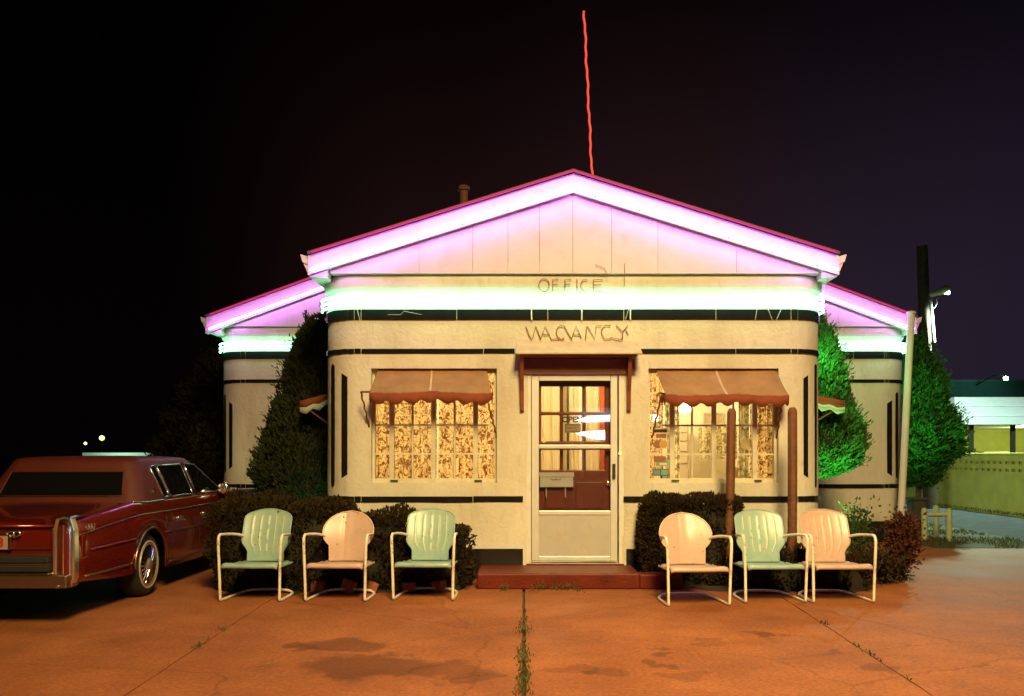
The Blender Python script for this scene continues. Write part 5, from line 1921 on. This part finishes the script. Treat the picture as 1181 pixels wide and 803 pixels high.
lamp_point('shop_room_light', (xa + 9, D + 2.2, zf0 - .3), (.9, 1, .6), 60, .2)
# dark building behind with a green wall lamp
db = thing('dark_warehouse', 'long dark warehouse behind the white building, seen under a green lamp', 'building', (30, 45, 0))
q = at(1100, 430, 44)
mb = MB(); mb.span(q.x - 3.5, 60, 44, 60, 0, H + (CY - 441) / F * 44); mb.build('wall', M['teal_dark'], db)
mb = MB(); mb.span(q.x - 3.6, 60, 43.9, 60.1, H + (CY - 441) / F * 44, H + (CY - 441) / F * 44 + .12); mb.build('roof', M['dark_wall'], db)
q = at(1160, 436.5, 41.3)
t = thing('wall_lamp', 'small glaring green wall lamp on the dark warehouse', 'lamp', (q.x, q.y, q.z))
mb = MB(); mb.lathe([(.02, -.09), (.08, -.06), (.1, 0), (.08, .06), (.02, .09)], q, n=16); mb.build('bulb', M['green_glow'], t, smooth=True)
mb = MB(); mb.tube([q + Vector((.0, .03, .08)), q + Vector((.0, .4, .2)), q + Vector((.0, 1.2, .2)), q + Vector((0, 2.68, -.1))], .03, 6); mb.build('arm', M['dark_metal'], t)
lamp_point('wall_lamp_light', (q.x - .3, q.y - .3, q.z), (.3, 1, .65), 110, .1)

# ------------------------------------------------------------------ utility pole and alley lamp
t = thing('utility_pole', 'leaning dark wooden utility pole rising behind the shaggy green conifer', 'pole', (10.3, 23.2, 0))
top = at(1063.5, 284, 23.2)
bt = Vector((at(1073, 0, 23.2).x, 23.2, -.02))
MB().tube([bt, bt.lerp(top, .5), top], [.17, .155, .135], 14).build('shaft', M['pole_wood'], t, smooth=True)
MB().tube([top + Vector((-.05, 0, -.4)), top + Vector((.05, -.17, -.42))], .02, 6).build('bolt', M['dark_metal'], t)
t = thing('alley_lamp', 'cobra-head alley lamp on a white bracket beside the utility pole', 'street lamp', tuple(at(1077, 400, 22.9)))
MB().tube([at(1077.5, 395, 22.95), at(1075, 365, 22.95), at(1073.2, 346, 22.95)], .04, 8).build('bracket', M['grey_steel'], t, smooth=True)
MB().tube([at(1074, 357, 22.9), at(1078, 355, 22.9), at(1081, 349, 22.9), at(1080, 345, 22.9), at(1083, 343.5, 22.9)], .015, 6).build('conduit', M['grey_steel'], t, smooth=True)
a, b = at(1072, 341, 22.9), at(1095, 332, 22.9)
mb = MB()
ax = (b - a).normalized(); upv = Vector((-ax.z, 0, ax.x))
rows = []
for k, r in ((0, .03), (.06, .08), (.3, .09), (.45, .12), (.8, .13), (.95, .10), (1, .03)):
    c = a.lerp(b, k)
    rows.append([c + Vector((0, -1, 0)) * r * cos(2 * pi * j / 12) + upv * r * .75 * sin(2 * pi * j / 12) for j in range(12)])
mb.grid(rows, closed=True); mb.add(rows[0], [tuple(range(12))]); mb.add(rows[-1], [tuple(range(12))])
mb.build('lamp_head', M['rail_green'], t, smooth='all', fix=True)
mb = MB(); c = a.lerp(b, .80) - upv * .10
mb.lathe([(.02, -.03), (.06, -.02), (.075, .01), (.06, .04)], c, n=16); mb.build('bulb', M['merc_glow'], t, smooth='all')
sl = bpy.data.lights.new('alley_lamp_light', 'SPOT'); sl.energy = 5200; sl.color = (.68, 1.0, .72); sl.spot_size = radians(165); sl.spot_blend = .5; sl.shadow_soft_size = .12
so = bpy.data.objects.new('alley_lamp_light', sl); COL.objects.link(so); so.location = c + Vector((.45, -.5, -.15))

# green floodlights by the walls; the eave pair and the conifer's are added lamps
for (loc, aim, en, lab) in (((3.52, 10.95, .0), (3.95, 12.3, 2.8), 320, 'green garden floodlight hidden beside the wall under the bright topiary'),
                            ((6.22, 15.2, .0), (6.75, 16.1, 3.2), 260, 'unseen green floodlight added beside the wing wall to light the conifer'),
                            ((3.43, 10.9, 2.62), (4.05, 12.2, 2.0), 170, 'unseen green floodlight added under the office eave to light the topiary top'),
                            ((6.03, 15.0, 2.62), (6.9, 16.4, 1.7), 130, 'unseen green floodlight added under the wing eave to light the conifer'),
                            ((-2.42, 10.9, .0), (-2.75, 12.2, 1.2), 9, 'small green garden floodlight behind the wall edge under the dark topiary')):
    loc, aim = Vector(loc), Vector(aim)
    t = thing('garden_floodlight', lab, 'floodlight', loc, 'green garden floodlights')
    MB().tube([loc, loc + Vector((0, 0, .14))], .012, 8).build('stake', M['dark_metal'], t)
    dr_ = (aim - loc - Vector((0, 0, .2))).normalized()
    hd = loc + Vector((0, 0, .2))
    MB().tube([hd - dr_ * .09, hd - dr_ * .05, hd + dr_ * .02, hd + dr_ * .06], [.025, .05, .062, .07], 14).build('housing', M['dark_metal'], t, smooth=True)
    MB().tube([hd + dr_ * .061, hd + dr_ * .064], .06, 14).build('lens', M['green_glow'], t)
    sl2 = bpy.data.lights.new('floodlight_beam', 'SPOT'); sl2.energy = en; sl2.color = (.12, 1.0, .16); sl2.spot_size = radians(95); sl2.spot_blend = .9; sl2.shadow_soft_size = .06
    so2 = bpy.data.objects.new('floodlight_beam', sl2); COL.objects.link(so2); so2.location = hd + dr_ * .08
    so2.rotation_euler = dr_.to_track_quat('-Z', 'Y').to_euler()

# added unseen canopy; its strips are shaped as the marks mirrored in the door
t = thing('added_canopy', 'unseen white lit canopy added for its reflection in the door glass', 'canopy', (5.5, -31, 0))
def mirror_x(px): return (px - CX) / F * 51.0
def mirror_z(py): return H + (CY - py) / F * 51.0
for (pts) in ([(664, 484.5), (674, 481.5), (690, 479), (704, 478.5), (760, 478), (760, 486), (704, 486), (690, 486), (674, 487)], [(664, 500), (672, 498), (698, 496), (698, 507.5), (684, 506), (670, 502)]):
    mb = MB(); mb.prism([Vector((mirror_x(a), -31, mirror_z(b))) for a, b in pts], (0, -.2, 0)); mb.build('light_strip', M['merc_glow'], t)
for a in (672, 730):
    mb = MB(); mb.lathe([(.12, 0), (.12, mirror_z(505))], (mirror_x(a), -31.6, 0), n=10); mb.build('column', M['white_paint'], t)
mb = MB(); mb.span(mirror_x(660), mirror_x(770), -36, -31.3, mirror_z(487), mirror_z(470)); mb.build('roof', M['white_steel'], t)

# white pole at wing eave
p0, p1 = Vector((at(1039.5, 592, 13.75).x - .03, 13.75, 0)), at(1051, 363, 13.75)
t = thing('white_pole', 'leaning white pole propping the wing eave near the conifer', 'pole', tuple(p0))
MB().tube([p0, p1], .052, 12).build('shaft', M['white_paint'], t, smooth=True)
mb = MB(); mb.lathe([(.052, 0), (.07, .01), (.07, .04), (.02, .06)], p1, n=12); mb.build('cap', M['white_paint'], t, smooth=True)
# pipe guard rail and utility box
t = thing('guard_rail', 'low pale green pipe guard rail of three posts near the conifer', 'guard rail', (6.45, 14.4, 0))
for px, d, ytop in ((1066, 14.35, 586), (1094.5, 14.3, 586.5), (1079.5, 15.0, 583)):
    q = at(px, ytop, d)
    MB().lathe([(.048, 0), (.048, q.z - .03), (.03, q.z)], (q.x, d, 0), n=14).build('post', M['rail_green'], t, smooth=True)
MB().tube([at(1069, 593.5, 14.35), at(1092, 593.5, 14.3)], .035, 10).build('cross_bar', M['rail_green'], t, smooth=True)
q = at(1057, 0, 14.9)
t = thing('utility_box', 'squat dark utility box behind the pale pipe guard rail', 'box', (q.x, 14.9, 0))
mb = MB(); mb.span(q.x - .10, q.x + .10, 14.75, 15.05, 0, .62); mb.build('body', M['util_box'], t, bevel=.015)
mb = MB(); mb.span(q.x - .12, q.x + .12, 14.72, 15.08, .62, .66); mb.build('lid', M['util_box'], t, bevel=.008)

# antenna with red neon tube
a, b = at(683, 206, 9.95), at(673.5, 13, 9.95)
t = thing('neon_mast', 'tall thin mast glowing with a wavering red tube above the roof peak', 'mast', tuple(a))
pts = []
for i in range(60):
    k = i / 59
    pts.append(a.lerp(b, k) + Vector((.0035 * sin(k * 70) + .004 * sin(k * 23 + 1), .004 * cos(k * 55), 0)))
MB().tube(pts, .0135, 6).build('glow_tube', M['red_mast_neon'], t, smooth='all')
MB().tube([a + Vector((0, .03, -.15)), b + Vector((0, .03, 0))], .010, 6).build('pole', M['dark_metal'], t)
MB().lathe([(.07, -.14), (.07, -.08), (.02, -.04)], a + Vector((0, .03, 0)), n=12).build('base', M['dark_metal'], t)

# far lamps and canopy beyond the car
for px, py, d, r, lab in ((117.5, 505.3, 60, .17, 'brighter glowing round street lamp far beyond the car'), (98.5, 511.5, 78, .13, 'small dim round street lamp far beyond the car')):
    q = at(px, py, d)
    t = thing('street_lamp', lab, 'street lamp', (q.x, d, 0), 'street lamps far beyond the car')
    MB().lathe([(.02, -r), (r * .8, -r * .6), (r, 0), (r * .8, r * .6), (.02, r)], q, n=16).build('globe', M['street_glow'], t, smooth=True)
    MB().tube([Vector((q.x, d, 0)), q + Vector((0, 0, -r))], .05, 8).build('post', M['dark_metal'], t)
q0, q1 = at(95, 523.5, 48), at(178, 523.5, 48)
t = thing('gas_canopy', 'pale lit flat canopy roof peeking over the car roof', 'canopy', ((q0.x + q1.x) / 2, 48, 0))
mb = MB(); mb.span(q0.x, q1.x, 48, 53, q0.z - .14, q0.z + .06); mb.build('roof', M['white_steel'], t)
for x in (q0.x + .5, q1.x - 1.1, q0.x + 2): MB().lathe([(.08, 0), (.08, q0.z - .14)], (x, 49, 0), n=10).build('column', M['dark_metal'], t)
lamp_point('canopy_lamp_light', (q0.x + 2.1, 46.8, q0.z + 1.2), (.55, 1, .55), 230, .15)

# ------------------------------------------------------------------ sky, lights, camera
w = bpy.data.worlds.new('World'); scn.world = w; w.use_nodes = True
N, L = w.node_tree.nodes, w.node_tree.links
bg = N['Background']
tc = N.new('ShaderNodeTexCoord'); sp = N.new('ShaderNodeSeparateXYZ'); L.new(tc.outputs['Generated'], sp.inputs[0])
rx = N.new('ShaderNodeValToRGB'); rx.color_ramp.interpolation = 'EASE'
mr = N.new('ShaderNodeMapRange'); mr.inputs['From Min'].default_value = -.42; mr.inputs['From Max'].default_value = .58
L.new(sp.outputs['X'], mr.inputs['Value']); L.new(mr.outputs[0], rx.inputs['Fac'])
e = rx.color_ramp.elements
e[0].position = .06; e[0].color = (.0006, .0003, .0003, 1)
e[1].position = 1.0; e[1].color = (.0070, .0058, .0135, 1)
k = e.new(.33); k.color = (.0075, .0028, .0028, 1)
k = e.new(.55); k.color = (.0125, .0052, .0060, 1)
k = e.new(.80); k.color = (.0098, .0066, .0122, 1)
rz = N.new('ShaderNodeMapRange'); rz.interpolation_type = 'SMOOTHSTEP'
rz.inputs['From Min'].default_value = .50; rz.inputs['From Max'].default_value = .10; rz.inputs['To Min'].default_value = .10; rz.inputs['To Max'].default_value = 1.0
L.new(sp.outputs['Z'], rz.inputs['Value'])
mx = N.new('ShaderNodeMix'); mx.data_type = 'RGBA'; mx.blend_type = 'MULTIPLY'; mx.inputs['Factor'].default_value = 1
L.new(rx.outputs[0], mx.inputs['A']); L.new(rz.outputs[0], mx.inputs['B'])
L.new(mx.outputs['Result'], bg.inputs['Color']); bg.inputs['Strength'].default_value = 1.8

# the motel's tall roadside sign behind the camera throws its warm red light over the lot
al = bpy.data.lights.new('roadside_sign_light', 'AREA'); al.shape = 'RECTANGLE'; al.size = 2.5; al.size_y = 4
al.energy = 780; al.spread = radians(84); al.color = (1.0, .71, .28)
ao = bpy.data.objects.new('roadside_sign_light', al); COL.objects.link(ao)
ao.location = (1.6, -1.5, 9.5)
ao.rotation_euler = (Vector((1.3, 6.9, .3)) - ao.location).to_track_quat('-Z', 'Y').to_euler()

cam = bpy.data.cameras.new('camera'); co = bpy.data.objects.new('camera', cam); COL.objects.link(co)
co.location = (0, 0, H); co.rotation_euler = (pi / 2, 0, 0)
cam.sensor_width = 36; cam.lens = 36 * F / 1181
cam.shift_x = -(CX - 590.5) / 1181; cam.shift_y = (CY - 401.5) / 1181
cam.clip_start = .05; cam.clip_end = 2000
scn.camera = co
scn.view_settings.view_transform = 'Standard'; scn.view_settings.look = 'None'
scn.view_settings.exposure = 0; scn.view_settings.gamma = 1
cy = scn.cycles
cy.use_denoising = True; cy.max_bounces = 7; cy.transparent_max_bounces = 12; cy.diffuse_bounces = 3; cy.glossy_bounces = 4
cy.sample_clamp_indirect = 4; cy.caustics_reflective = False; cy.caustics_refractive = False
for o in bpy.data.objects:
    if '_o' in o: del o['_o']
